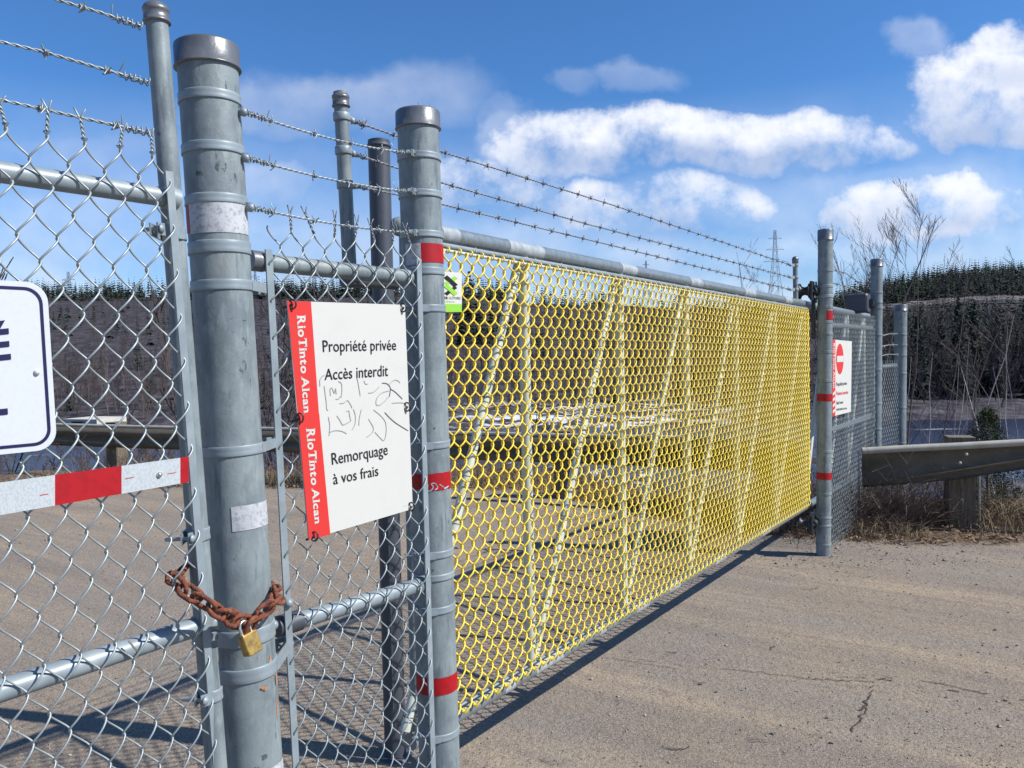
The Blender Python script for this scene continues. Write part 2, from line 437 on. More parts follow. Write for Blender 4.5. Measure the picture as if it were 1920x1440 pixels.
class Panel:
    """region of a plane between two (slightly leaning) edge lines; t in 0..1 across, z upwards"""
    def __init__(s, pl, Lp, Rp):
        s.pl = pl
        s.l = [pl.sz(*p) for p in Lp]; s.r = [pl.sz(*p) for p in Rp]

    @staticmethod
    def at(e, z): (a, z1), (b, z2) = e; return a + (b - a) * (z - z1) / (z2 - z1)
    def S(s, t, z): return s.at(s.l, z) * (1 - t) + s.at(s.r, z) * t
    def P(s, t, z, w=0.0): return s.pl.P(s.S(t, z), z, w)
    def width(s, z=1.5): return s.at(s.r, z) - s.at(s.l, z)


def fabric(mapf, width, z0, z1, W_, H_, rad, depth, segs=12, sides=5, knuckle=0.0, phase=0.0, jit=0.0, seed=1):
    """chain-link: every wire is a flattened helix that hooks into its neighbours. mapf(s, z, w) -> Vector"""
    rng = np.random.default_rng(seed)
    n = int(round(width / (W_ / 2))); step = width / n
    per = (z1 - z0) / H_
    K = int(per * segs) + 1
    th0 = np.linspace(0, per * 2 * math.pi, K)
    A = step / 2 + rad * .9
    k0 = 0.92
    o = np.array(mapf(0, z0, 0)); 
    V = []; F = []
    off = 0
    ang = np.arange(sides) * 2 * math.pi / sides
    for i in range(n):
        th = th0 + math.pi * (i % 2) + phase
        S = np.arcsin(k0 * np.sin(th)) / math.asin(k0)
        x = (i + .5) * step + A * S + (rng.normal(0, jit, 1) if jit else 0)
        w = depth * np.cos(th)
        z = z0 + (z1 - z0) * th0 / th0[-1]
        if jit: z = z + rng.normal(0, jit * .6)
        P = np.stack([x, z, w], 1)
        T = np.gradient(P, axis=0); T /= np.linalg.norm(T, axis=1)[:, None]
        ref = np.array([0, 0, 1.0])
        a = ref - T * (T @ ref)[:, None]; a /= np.linalg.norm(a, axis=1)[:, None]
        b = np.cross(T, a)
        ring = P[:, None, :] + rad * (a[:, None, :] * np.cos(ang)[None, :, None] + b[:, None, :] * np.sin(ang)[None, :, None])
        V.append(ring.reshape(-1, 3))
        ii = np.arange(K - 1)[:, None] * sides; kk = np.arange(sides)[None, :]; k2 = (kk + 1) % sides
        F.append((np.stack([ii + kk, ii + k2, ii + sides + k2, ii + sides + kk], -1) + off).reshape(-1, 4))
        off += K * sides
    V = np.concatenate(V); F = np.concatenate(F)
    return V, F, step, A


def map_np(V, panel, tot):
    """(s,z,w) -> world through a Panel (vectorised)"""
    t = V[:, 0] / tot; z = V[:, 1]; w = V[:, 2]
    def at(e): (a, z1), (b, z2) = e; return a + (b - a) * (z - z1) / (z2 - z1)
    s = at(panel.l) * (1 - t) + at(panel.r) * t
    O = np.array(panel.pl.O); d = np.array(panel.pl.d); n = np.array(panel.pl.n)
    return O[None] + s[:, None] * d[None] + w[:, None] * n[None] + np.stack([0 * z, 0 * z, z], 1)


def twisted_tops(mb, panel, tot, step, z1, rad, depth, w0, rnd, par=0, reach=.035, mess=1.0):
    """selvage above the last row: neighbouring wires twist together and end in a small V"""
    n = int(round(tot / step))
    for i in range(par, n - 1, 2):
        x = (i + 1) * step
        dx = rnd.uniform(-.012, .012) * mess; h = reach * rnd.uniform(.8, 1.15)
        for sgn in (-1, 1):
            pts = []
            for q in range(13):
                f = q / 12
                a = f * 2.2 * 2 * math.pi + (0 if sgn > 0 else math.pi)
                rr = rad * 1.15
                pts.append(panel.P((x + dx * f + rr * math.cos(a)) / tot, z1 - .004 + h * f, w0 + rr * math.sin(a)))
            e = rnd.uniform(.6, 1.3)
            pts.append(panel.P((x + dx + sgn * .008 * e) / tot, z1 + h + .010, w0))
            mb.tube(pts, rad * .85, 5)


def barbed(name, label, pts, r=.0013, pitch=.030, barb=.125, group=None, barb_len=.013, seed=1, mat_='barb', sag=0.0, wrap=False):
    rnd = random.Random(seed)
    pts = [Vector(p) for p in pts]
    # resample, with sag
    seg = [(pts[i + 1] - pts[i]).length for i in range(len(pts) - 1)]; tot = sum(seg)
    def pos(d):
        d = max(0, min(tot, d)); f = d / tot
        for i, l in enumerate(seg):
            if d <= l or i == len(seg) - 1:
                p = pts[i].lerp(pts[i + 1], min(1, d / l)); break
            d -= l
        return p + Vector((0, 0, -4 * sag * f * (1 - f)))
    mb = MB(); n = int(tot / pitch * 6)
    for ph in (0, math.pi):
        q = []
        for i in range(n + 1):
            d = tot * i / n; p = pos(d); t = (pos(d + .01) - pos(d - .01)).normalized()
            a = Vector((0, 0, 1)); a = (a - t * a.dot(t)).normalized(); b = t.cross(a)
            th = 2 * math.pi * d / pitch + ph
            q.append(p + (a * math.cos(th) + b * math.sin(th)) * r)
        mb.tube(q, r * .95, 4)
    d = barb * rnd.uniform(.25, .8)
    bb = mb; k = 0
    while d < tot:
        p = pos(d); t = (pos(d + .01) - pos(d - .01)).normalized()
        a = Vector((0, 0, 1)); a = (a - t * a.dot(t)).normalized(); b = t.cross(a); rot = rnd.uniform(0, math.pi)
        a, b = a * math.cos(rot) + b * math.sin(rot), b * math.cos(rot) - a * math.sin(rot)
        for j, (u, v) in enumerate(((a, b), (b, -a))):
            c = [p + t * (.004 * j) - u * barb_len + t * .004]
            for m in range(9):
                th = math.pi / 2 + m * math.pi / 4 + math.pi
                c.append(p + t * (.004 * j + .0006 * m) + (u * math.cos(th) + v * math.sin(th)) * r * 2.6)
            c.append(p + t * (.004 * j) + u * barb_len - t * .003)
            bb.tube(c, r * .8, 4)
        d += barb * rnd.uniform(.9, 1.1); k += 1
    if wrap:                               # loose turns where the wire is tied off
        for en, sg in ((0, 1), (tot, -1)):
            q = []
            for i in range(60):
                f = i / 59; p = pos(en + sg * (.0 + .055 * f)); t = (pos(tot * .5 + .01) - pos(tot * .5 - .01)).normalized()
                a = Vector((0, 0, 1)); a = (a - t * a.dot(t)).normalized(); b = t.cross(a); th = f * 2 * math.pi * 6
                rr = r * (3.2 + 1.3 * math.sin(i * 1.7))
                q.append(p + (a * math.cos(th) + b * math.sin(th)) * rr)
            q.append(q[-1] + Vector((rnd.uniform(-.01, .01), 0, .016)))
            bb.tube(q, r * .8, 4)
    o = bb.build(name, mat_)
    tag(o, label, 'barbed wire', group)
    return o


# ---- text
def text_geo(s, bold=0.0, spacing=1.0):
    cu = bpy.data.curves.new('t', 'FONT'); cu.body = s; cu.offset = bold; cu.space_character = spacing; cu.resolution_u = 3
    ob = bpy.data.objects.new('t', cu); COL.objects.link(ob)
    dg = bpy.context.evaluated_depsgraph_get(); dg.update()
    me = bpy.data.meshes.new_from_object(ob.evaluated_get(dg))
    V = [(v.co.x, v.co.y) for v in me.vertices]; F = [tuple(p.vertices) for p in me.polygons]
    bpy.data.objects.remove(ob); bpy.data.curves.remove(cu); bpy.data.meshes.remove(me)
    return V, F


CAP = None


def text_on(mb, s, bl, br, tl, tr, bold=0.0, spacing=1.0, geo=None):
    """bl,br: ends of the baseline, tl,tr: of the cap line (world points)"""
    global CAP
    if CAP is None:
        v, _ = text_geo('H'); CAP = max(q[1] for q in v)
    V, F = geo if geo else text_geo(s, bold, spacing)
    x0 = min(v[0] for v in V); x1 = max(v[0] for v in V)
    out = []
    for x, y in V:
        a = (x - x0) / (x1 - x0); b = y / CAP
        out.append(bl.lerp(br, a).lerp(tl.lerp(tr, a), b))
    mb.add(out, F, False)


def serif_geo(s, bold=.028):
    """bold text with slab serifs added at the stem ends, letter by letter"""
    V, F = [], []; x = 0
    adv = {' ': .12}
    for ch in s:
        if ch == ' ': x += .17; continue
        v, f = text_geo(ch, bold)
        a = min(q[0] for q in v); b = max(q[0] for q in v); top = max(q[1] for q in v)
        o = len(V); V += [(q[0] - a + x, q[1]) for q in v]; F += [tuple(i + o for i in g) for g in f]
        w = b - a
        foot = {'R': [(.0, .22, 0), (.72, .30, 0)], 'i': [(w / 2 - .14, .28, 0)], 'T': [(w / 2 - .16, .32, 0)], 'n': [(-.05, .22, 0), (w - .17, .22, 0)],
                'l': [(w / 2 - .14, .28, 0)], 'A': [(-.05, .22, 0), (w - .17, .22, 0)]}.get(ch, [])
        if ch == 'R': foot = [(-.06, .27, 0), (-.06, .15, top - .05), (w - .14, .2, 0)]
        if ch in 'nl': foot.append((-.07, .12, (top - .06) if ch == 'l' else top - .07))
        if ch == 'T': foot += [(0, .06, top - .22), (w - .06, .06, top - .22)]
        for fx, fw, fy in foot:
            o = len(V); hh = .18 if fy > .3 and ch == 'T' else .055
            V += [(x + fx, fy), (x + fx + fw, fy), (x + fx + fw, fy + hh), (x + fx, fy + hh)]; F.append((o, o + 1, o + 2, o + 3))
        x += w + .075
    return V, F


def ribbon(mb, pts, hw, n):
    """flat stroke along 3D pts, half width hw, facing n"""
    pts = [Vector(p) for p in pts]; vs = []
    for i, p in enumerate(pts):
        t = (pts[min(i + 1, len(pts) - 1)] - pts[max(0, i - 1)]).normalized(); b = t.cross(n).normalized()
        h = hw * (.5 if i in (0, len(pts) - 1) else 1)
        vs += [p + b * h, p - b * h]
    mb.add(vs, [(2 * i, 2 * i + 1, 2 * i + 3, 2 * i + 2) for i in range(len(pts) - 1)], False)


def smooth_px(pts, n=6):
    out = []
    P_ = [pts[0]] + list(pts) + [pts[-1]]
    for i in range(1, len(P_) - 2):
        for k in range(n):
            t = k / n; a, b, c, d = P_[i - 1], P_[i], P_[i + 1], P_[i + 2]
            out.append(tuple(.5 * ((2 * b[j]) + (-a[j] + c[j]) * t + (2 * a[j] - 5 * b[j] + 4 * c[j] - d[j]) * t * t + (-a[j] + 3 * b[j] - 3 * c[j] + d[j]) * t ** 3) for j in range(2)))
    out.append(tuple(pts[-1])); return out


def project(P):
    d = Vector(P) - CAM; z = d.dot(f_); return 960 + FPX * d.dot(r_) / z, 720 - FPX * d.dot(u_) / z


# ------------------------------------------------------------------ ground, river, far hills
random.seed(5); np.random.seed(5)


def y_edge(x):
    return np.interp(x, [-60, -4.7, 0, 2.2, 3.2, 8, 60], [10.6, 10.6, 9.9, 7.2, 6.75, 6.35, 6.3])


RIDGE_A = [-3, -.62, -.40, -.25, -.12, -.03, .03, .15, .30, .37, .42, .47, .52, .60, .70, 3]
RIDGE_H = [50, 52, 51, 50, 50, 48, 40, 37, 32, 25, 38, 46, 49, 53, 52, 50]


def height(x, y):
    x = np.asarray(x, float); y = np.asarray(y, float)
    e = y - y_edge(x) - 1.9
    z = np.where(e > 0, -12 * (1 - np.exp(-np.maximum(e, 0) / 17.0)) - np.clip(e, 0, 1) * .15, 0)
    a = x / np.maximum(y, 1)
    H = np.interp(a, RIDGE_A, RIDGE_H)
    fy = [0, 140, 155, 200, 260, 450, 600, 760, 3000]
    out = np.zeros_like(z)
    vals = [-12.6 + 0 * H, -12.6 + 0 * H, -11 + 0 * H, -8 + 0 * H, 0 + .03 * H, .50 * H, H, H + 4, H * .6]
    for i in range(len(fy) - 1):
        m = (y >= fy[i]) & (y < fy[i + 1]); t = (y - fy[i]) / (fy[i + 1] - fy[i])
        out = np.where(m, vals[i] * (1 - t) + vals[i + 1] * t, out)
    z = np.where(y > 140, out, np.maximum(z, -12.6))
    rough = (np.sin(x * 1.7 + y * .6) * np.sin(y * 1.3 - x * .4) * .07 + np.sin(x * 4.1) * np.sin(y * 3.7) * .03)
    z = z + np.where(e > -1.2, np.clip(e + 1.2, 0, 1) * rough * np.clip(1 + e * .05, 1, 5), 0)
    return z


def build_ground():
    ys = np.concatenate([[-3000, -600, -150, -40, -12], np.arange(-6, 26, .3), np.geomspace(26, 3000, 130)])
    xs = np.concatenate([-np.geomspace(12, 3500, 60)[::-1], np.arange(-11.7, 12, .3), np.geomspace(12, 3500, 60)])
    X, Y = np.meshgrid(xs, ys); Z = height(X, Y)
    V = np.stack([X, Y, Z], -1).reshape(-1, 3); nx = len(xs); ny = len(ys)
    i = np.arange(ny - 1)[:, None] * nx + np.arange(nx - 1)[None]; i = i.ravel()
    F = np.stack([i, i + 1, i + nx + 1, i + nx], 1)
    o = np_mesh('ground', V, F, 'ground', smooth=True, kind='structure')
    e = (Y - y_edge(X)).ravel()
    zone = np.clip(e / .9 + .5, 0, 1)
    az = (X / np.maximum(Y, 1)).ravel()
    snow = np.interp(az, [-3, -.10, -.04, .22, .30, .5, .7, 3], [0, 0, .9, .9, .1, .06, .06, .1])
    zone = np.where(Y.ravel() > 60, 2 + np.clip((186 - Y.ravel()) / 16, 0, 1) * snow, zone)
    at = o.data.attributes.new('zone', 'FLOAT', 'POINT'); at.data.foreach_set('value', zone.astype(np.float32))


build_ground()
np_mesh('river', [(-900, 38, -11.9), (900, 38, -11.9), (900, 152, -11.9), (-900, 152, -11.9)], [(0, 1, 2, 3)], 'water', kind='structure')
# pale road cut across the opposite hillside
xs = np.linspace(120, 420, 60); V = []
for x in xs:
    for y in (434, 441):
        V.append((x, y, float(height(x, y)) + 1.2 + (y - 430) * .25))
np_mesh('hillside_road', V, [(2 * i, 2 * i + 2, 2 * i + 3, 2 * i + 1) for i in range(59)],
        mat('pale_hillside_gravel', (.135, .118, .118), .9, noise=[(.12, .9, (.06, .05, .05), .40, .55)]), kind='structure')


# ------------------------------------------------------------------ trees
def prisms(segs, sides=3):
    """segs (n,8): p0 p1 r0 r1 -> open prisms"""
    S = np.asarray(segs, float); p0 = S[:, 0:3]; p1 = S[:, 3:6]; r0_ = S[:, 6]; r1_ = S[:, 7]
    t = p1 - p0; t /= np.maximum(np.linalg.norm(t, axis=1), 1e-9)[:, None]
    ref = np.where(np.abs(t[:, 2:3]) < .9, np.array([[0, 0, 1.]]), np.array([[1., 0, 0]]))
    a = np.cross(ref, t); a /= np.linalg.norm(a, axis=1)[:, None]; b = np.cross(t, a)
    V = []
    for q, r in ((p0, r0_), (p1, r1_)):
        for k in range(sides):
            th = 2 * math.pi * k / sides
            V.append(q + (a * math.cos(th) + b * math.sin(th)) * r[:, None])
    V = np.stack(V, 1).reshape(-1, 3); n = len(S); base = np.arange(n)[:, None] * 2 * sides
    F = np.stack([np.stack([base[:, 0] + k, base[:, 0] + (k + 1) % sides, base[:, 0] + sides + (k + 1) % sides, base[:, 0] + sides + k], 1) for k in range(sides)], 1).reshape(-1, 4)
    return V, F


def bare_segs(H, seed, levels=3, spread=.42, nbr=9, first=.25, lean=0.0, rbase=None, fork=False):
    rnd = random.Random(seed); trunk = []; br = []
    rb = rbase or H * .0085

    def grow(p, d, length, r, lev, steps):
        q = Vector(p); d = Vector(d).normalized(); pts = [(q.copy(), r)]
        for i in range(steps):
            d = (d + Vector((rnd.gauss(0, .10), rnd.gauss(0, .10), rnd.gauss(.05, .05) if lev else 0))).normalized()
            q = q + d * length / steps; rr = r * (1 - (i + 1) / steps * .85)
            pts.append((q.copy(), rr))
        dst = trunk if lev == 0 else br
        for i in range(steps):
            dst.append((*pts[i][0], *pts[i + 1][0], pts[i][1], pts[i + 1][1]))
        if lev < levels:
            n = nbr if lev == 0 else max(2, int(nbr * .55))
            for k in range(n):
                f = first + (1 - first) * (k + rnd.random()) / n if lev == 0 else .2 + .75 * (k + rnd.random()) / n
                f = min(f, .98); i = int(f * steps); i = min(i, steps - 1); t = f * steps - i
                pp = pts[i][0].lerp(pts[i + 1][0], t); rr = pts[i][1] * (1 - t) + pts[i + 1][1] * t
                th = rnd.uniform(0, 2 * math.pi); a = Vector((math.cos(th), math.sin(th), 0))
                dd = (d * .0 + Vector((0, 0, 1)) * rnd.uniform(.7, 1.15) + a * rnd.uniform(.5, 1.0) * spread * 2) if lev == 0 else (pts[i + 1][0] - pts[i][0]).normalized() * .9 + a * rnd.uniform(.35, .8) + Vector((0, 0, .25))
                ll = length * (rnd.uniform(.26, .42) * (1.10 - f * .85)) if lev == 0 else length * rnd.uniform(.35, .6) * (1.1 - f * .5)
                grow(pp, dd, ll, max(rr * .42, .0012 * H * .3), lev + 1, 4 if lev else 5)
    grow((0, 0, -.2), (lean, rnd.gauss(0, .03), 1), H, rb, 0, 9)
    zt_ = trunk[-1][5]; xt_ = trunk[-1][3]; k = H / max([q[5] for q in trunk + br]); sh = lean - xt_ / zt_ / 1.0      # bring the leader's tip to its true height and lean
    fx = lambda q: (q[0] + sh * q[2], q[1], q[2] * k, q[3] + sh * q[5], q[4], q[5] * k, q[6], q[7])
    return [fx(q) for q in trunk], [fx(q) for q in br]


def conifer_tris(H, seed, tiers=20, boughs=9, blades=3, rad=.20, droop=.25, wk=.13):
    rnd = random.Random(seed); V = []; F = []
    for t in range(tiers):
        f = .06 + .92 * t / (tiers - 1); z = H * f; Rr = rad * H * (1 - f) ** .85 * rnd.uniform(.75, 1.15) + .02 * H
        nb = max(3, int(boughs * (1 - f * .5)))
        for b in range(nb):
            th = rnd.uniform(0, 2 * math.pi); rr = Rr * rnd.uniform(.55, 1.15)
            for k in range(blades):
                a = th + (k - (blades - 1) / 2) * .22 + rnd.uniform(-.05, .05); r2 = rr * (1 - .25 * abs(k - (blades - 1) / 2)) * rnd.uniform(.8, 1.1)
                c, s_ = math.cos(a), math.sin(a); w = rr * wk + .010 * H
                tip = (c * r2, s_ * r2, z - r2 * droop + rnd.uniform(-.01, .02) * H); mid = r2 * .45
                o = len(V)
                V += [(0, 0, z + .02 * H), (c * mid - s_ * w, s_ * mid + c * w, z - mid * droop * .4 - rnd.uniform(0, .02) * H), tip,
                      (c * mid + s_ * w, s_ * mid - c * w, z - mid * droop * .4 - rnd.uniform(0, .03) * H)]
                F += [(o, o + 1, o + 2), (o, o + 2, o + 3)]
    return np.array(V), np.array(F)


def scatter(variants, places):
    """variants [(V,F)], places [(x,y,z,scale,rot,variant)] -> joined arrays"""
    Vs, Fs, off = [], [], 0
    for x, y, z, s, rot, k in places:
        V, F = variants[k]; c, sn = math.cos(rot), math.sin(rot)
        W_ = np.stack([(V[:, 0] * c - V[:, 1] * sn) * s + x, (V[:, 0] * sn + V[:, 1] * c) * s + y, V[:, 2] * s + z], 1)
        Vs.append(W_); Fs.append(F + off); off += len(V)
    return np.concatenate(Vs), np.concatenate(Fs)


rng = np.random.default_rng(11)


def far_places(n, y0, y1, a0, a1, s0, s1, nv, keep=None):
    out = []
    while len(out) < n:
        a = rng.uniform(a0, a1); y = math.sqrt(rng.uniform(y0 ** 2, y1 ** 2)); x = a * y
        if keep and not keep(a, y): continue
        out.append((x, y, float(height(x, y)) - .4, rng.uniform(s0, s1), rng.uniform(0, 6.3), int(rng.integers(nv))))
    return out


con_far = [conifer_tris(1.0, 100 + i, 9, 6, 1, .22, .55, .36) for i in range(4)]
ridge = far_places(2600, 565, 640, -.8, .85, 5, 16, 4, lambda a, y: (a < .02 or a > .36 or rng.random() < .3) and math.sin(a * 61) + math.sin(a * 23 + 1) + rng.uniform(-1, 2.4) > 0) + far_places(1900, 470, 600, .36, .85, 8, 13, 4) + far_places(500, 220, 400, .40, .85, 7, 12, 4)
hillc = far_places(420, 300, 520, -.85, .85, 7, 12, 4, lambda a, y: not (.38 < a < .7 and 380 < y < 470))
V, F = scatter(con_far, ridge + hillc)
np_mesh('hill_forest', V, F, 'needle', kind='stuff', label='dark conifer forest covering the hills across the river')


def bare_variant(seed, H=1.0, levels=2, nbr=11, spread=.3, rb=.012):
    t, b = bare_segs(H, seed, levels, spread, nbr, .22, 0, rb)
    b = [(*q[:6], max(q[6], .0022), max(q[7], .0014)) for q in b]
    return prisms(t + b, 3)


bv = [bare_variant(200 + i) for i in range(6)]
M['wood'] = mat('leafless_wood_bark', (.060, .046, .044), .9, 0, [(.05, .7, (.13, .105, .10), .5, .62)])
pl = far_places(620, 158, 262, -.85, .85, 9, 15, 6) + far_places(420, 174, 262, .42, .72, 9, 17, 6) + far_places(900, 262, 560, -.85, .42, 8, 12, 6) + far_places(260, 262, 560, .42, .85, 6, 9, 6, lambda a, y: y > 455 or y < 330)
V, F = scatter(bv, pl)
np_mesh('leafless_wood', V, F, 'wood', kind='stuff', label='grey brown leafless wood along the far river bank')
con_mid = [conifer_tris(1.0, 140 + i, 16, 8, 2, .19, .4, .2) for i in range(4)]
pl = far_places(330, 172, 262, .40, .85, 9, 16, 4) + far_places(60, 172, 262, -.85, .38, 7, 11, 4) + far_places(70, 176, 225, .475, .70, 9, 19, 4)
V, F = scatter(con_mid, pl)
np_mesh('riverside_conifers', V, F, 'needle', kind='stuff', label='dark conifers mixed into the wood on the far bank')
# saplings down the near slope
pl = []
while len(pl) < 170:
    a = rng.uniform(-.85, .85); y = rng.uniform(15, 70); x = a * y
    dens_ = 1.0 if a < -.1 else (.22 if a < .4 else .65)
    if rng.random() > dens_ or (a > .33 and y < 34): continue
    z = float(height(x, y)); H_ = rng.uniform(4.2, 7.5) if y < 35 else rng.uniform(6, 9)
    if .05 < a < .40: H_ *= .72
    if a >= .40: H_ *= .50
    pl.append((x, y, z - .1, H_, rng.uniform(0, 6.3), int(rng.integers(6))))
bv2 = [bare_variant(260 + i, 1.0, 2, 12, .26, .006) for i in range(6)]
V, F = scatter(bv2, pl)
np_mesh('slope_saplings', V, F, 'wood', kind='stuff', label='thicket of thin leafless saplings on the slope below the guardrail')


def bare_tree(px_base, px_top, Y, seed, label, mb='bark_dark', mt='bark', levels=3, nbr=10, spread=.34, rb=None, first=.25, name='bare_tree', group=None):
    """leafless tree whose foot stands on the slope at distance Y in the direction of px_base"""
    B = PT(px_base, 700, Y); z = float(height(B.x, B.y)); T = PT(px_top[0], px_top[1], Y)
    H = T.z - z; B = Vector((PT(px_base, 700, Y).x, Y, z))
    t, b = bare_segs(H, seed, levels, spread, nbr, first, (T.x - B.x) / H, rb)
    minr = Y * .00016
    root = thing(name, label, 'tree', B, group)
    V, F = prisms([(*q[:6], max(q[6], minr * 1.6), max(q[7], minr)) for q in t], 7); np_mesh('trunk', V, F, mt, root, smooth=True)
    V, F = prisms([(*q[:6], max(q[6], minr), max(q[7], minr * .6)) for q in b], 3); np_mesh('crown', V, F, mb, root)
    return root


bare_tree(1697, (1692, 348), 26, 31, 'tallest bare tree, spreading its twigs over the hill right of the last tall posts', nbr=15, spread=.17, rb=.075, first=.25)
bare_tree(1600, (1588, 405), 30, 32, 'slim bare tree in the gap just right of the red-taped far gate post', nbr=11, spread=.19, rb=.06)
bare_tree(1650, (1636, 425), 34, 33, 'bare tree standing directly behind the tall post with the black roller box', nbr=11, spread=.19, rb=.06)
bare_tree(1429, (1424, 430), 24, 34, 'small bare tree with a Y-shaped fork left of the big pylon above the gate rail', nbr=7, spread=.30, rb=.05, first=.55)
bare_tree(1520, (1513, 478), 34, 35, 'thin faint bare tree between the small capped arm and the far gate post', nbr=8, rb=.05)
bare_tree(1478, (1470, 470), 30, 36, 'bare tree tangle directly right of the big pylon', nbr=10, spread=.3, rb=.05)
bare_tree(1365, (1368, 478), 30, 41, 'single bare whip of a sapling well left of the forked tree', nbr=3, rb=.035, levels=1, spread=.1)
bare_tree(1905, (1896, 440), 44, 37, 'bare tree at the right picture edge with its crown above the ridge', nbr=8, rb=.06)
bare_tree(1830, (1822, 465), 44, 38, 'faint bare tree whose tip just clears the conifer ridge', nbr=9, rb=.07)
bare_tree(1758, (1772, 470), 36, 61, 'slender upright bare tree between the tallest bare tree and the conifer ridge', nbr=8, rb=.045, spread=.16)
bare_tree(1675, (1664, 392), 29, 62, 'slim upright bare tree just left of the tallest one', nbr=11, rb=.05, spread=.15)
bare_tree(1870, (1862, 545), 17, 39, 'pale birch with forked white stems behind the guardrail on the right', 'bark', 'birch', nbr=9, spread=.26, rb=.035, first=.35, name='birch_tree')
bare_tree(1903, (1922, 640), 19, 40, 'whitest birch stem at the extreme right, leaning outwards', 'bark', 'birch', nbr=8, spread=.25, rb=.045, first=.4, name='birch_tree')
bare_tree(1735, (1752, 600), 22, 42, 'leaning pale birch just right of the last fence post', 'bark', 'birch', nbr=7, spread=.25, rb=.03, name='birch_tree')
bare_tree(1660, (1676, 640), 14, 43, 'pale sapling seen through the short wire fence between the last two posts', 'bark', 'birch', nbr=5, spread=.2, rb=.02, levels=2, name='birch_tree')


for k_ in range(9):
    x_ = (1718, 1762, 1784, 1815, 1836, 1857, 1884, 1897, 1912)[k_]
    bare_tree(x_, (x_ + (-14, 16, 4, -18, 10, 22, -12, 8, 14)[k_], (655, 700, 618, 640, 690, 610, 660, 600, 650)[k_]), (20, 16, 25, 22, 15.5, 27, 18, 24, 15)[k_], 300 + k_,
              'thin pale birch sapling on the slope behind the right-hand guardrail', 'bark', 'birch', nbr=5, spread=.18, rb=.018, levels=2, first=.35, name='birch_sapling', group='thin birch saplings behind the right guardrail')


def conifer(px_base, px_top, Y, seed, label, rad=.2, tiers=30, boughs=12, m='needle', name='conifer_tree', cat='tree'):
    B = PT(px_base, 700, Y); z = float(height(B.x, B.y)); T = PT(px_top[0], px_top[1], Y); H = T.z - z
    root = thing(name, label, cat, (B.x, Y, z))
    MB().lathe((B.x, Y, z - .3), (B.x, Y, z + H), [(0, H * .014), (H * .9, H * .003)], 7).build('trunk', 'bark', root)
    V, F = conifer_tris(H, seed, tiers, boughs, 3, rad); np_mesh('crown', V, F, m, root)


conifer(1797, (1797, 556), 186, 51, 'tallest dark conifer of the cluster, behind the guardrail on the right', .23)
conifer(1828, (1822, 562), 190, 52, 'dark conifer standing close right of the tallest one', .22)
conifer(1765, (1760, 585), 184, 53, 'shorter dark conifer left of the tallest one', .26)
conifer(1722, (1718, 582), 188, 54, 'dark conifer showing just right of the last fence post top', .24)
conifer(1870, (1872, 592), 182, 55, 'broad dark conifer behind the forked birch', .25)


for i_, (px_, py_, Y_, lb_) in enumerate(((866, 514, 300, 'far conifer seen through the yellow mesh, just above the little supplier sign'), (884, 508, 310, 'tallest of the far conifers seen through the yellow mesh beside the supplier sign'),
                                        (902, 520, 305, 'far conifer right of the tallest one behind the yellow mesh'), (922, 533, 300, 'far conifer touching the first slanted brace behind the yellow mesh'), (941, 545, 312, 'lowest far conifer, on the right of the first slanted brace'))):
    conifer(px_, (px_, py_), Y_, 60 + i_, lb_, .24, 18, 9)


def pylon(px, py_top, Y, H, label):
    T = PT(px, py_top, Y); B = Vector((T.x, Y, T.z - H)); mb = MB(); r = Y * .00024
    def ring(f): w = H * (.085 * (1 - f) ** 1.5 + .010); return [B + Vector((i * w, j * w, H * f)) for i, j in ((-1, -1), (1, -1), (1, 1), (-1, 1))]
    fs = [0, .14, .27, .39, .50, .60, .69, .77, .84, .90, .95, 1.0]; rs = [ring(f) for f in fs]
    for i in range(len(fs) - 1):
        for k in range(4):
            mb.tube([rs[i][k], rs[i + 1][k]], r, 4); mb.tube([rs[i][k], rs[i + 1][(k + 1) % 4]], r * .6, 3); mb.tube([rs[i + 1][k], rs[i + 1][(k + 1) % 4]], r * .6, 3)
    root = thing('lattice_pylon', label, 'pylon', B)
    mb.build('lattice_tower', 'pylon', root)
    for f, w in ((.66, .13), (.79, .10), (.91, .075)):
        c = B + Vector((0, 0, H * f)); a = MB()
        a.tube([c - Vector((w * H, 0, 0)), c + Vector((w * H, 0, 0))], r, 4); a.tube([c - Vector((w * H, 0, 0)), c + Vector((0, 0, H * .03)), c + Vector((w * H, 0, 0))], r * .7, 3)
        a.build('crossarm', 'pylon', root)


pylon(1453, 432, 420, 48, 'tall lattice power pylon between the forked bare tree and the far gate post')
pylon(1211, 489, 900, 50, 'tiny distant pylon just above the gate top rail near its middle')
pylon(478, 508, 700, 60, 'distant pylon on the skyline seen through mesh right beside the thick near post')
pylon(588, 500, 720, 46, 'distant pylon above the top corner of the big property sign')
pylon(128, 510, 620, 66, 'distant pylon seen through the left gate mesh')

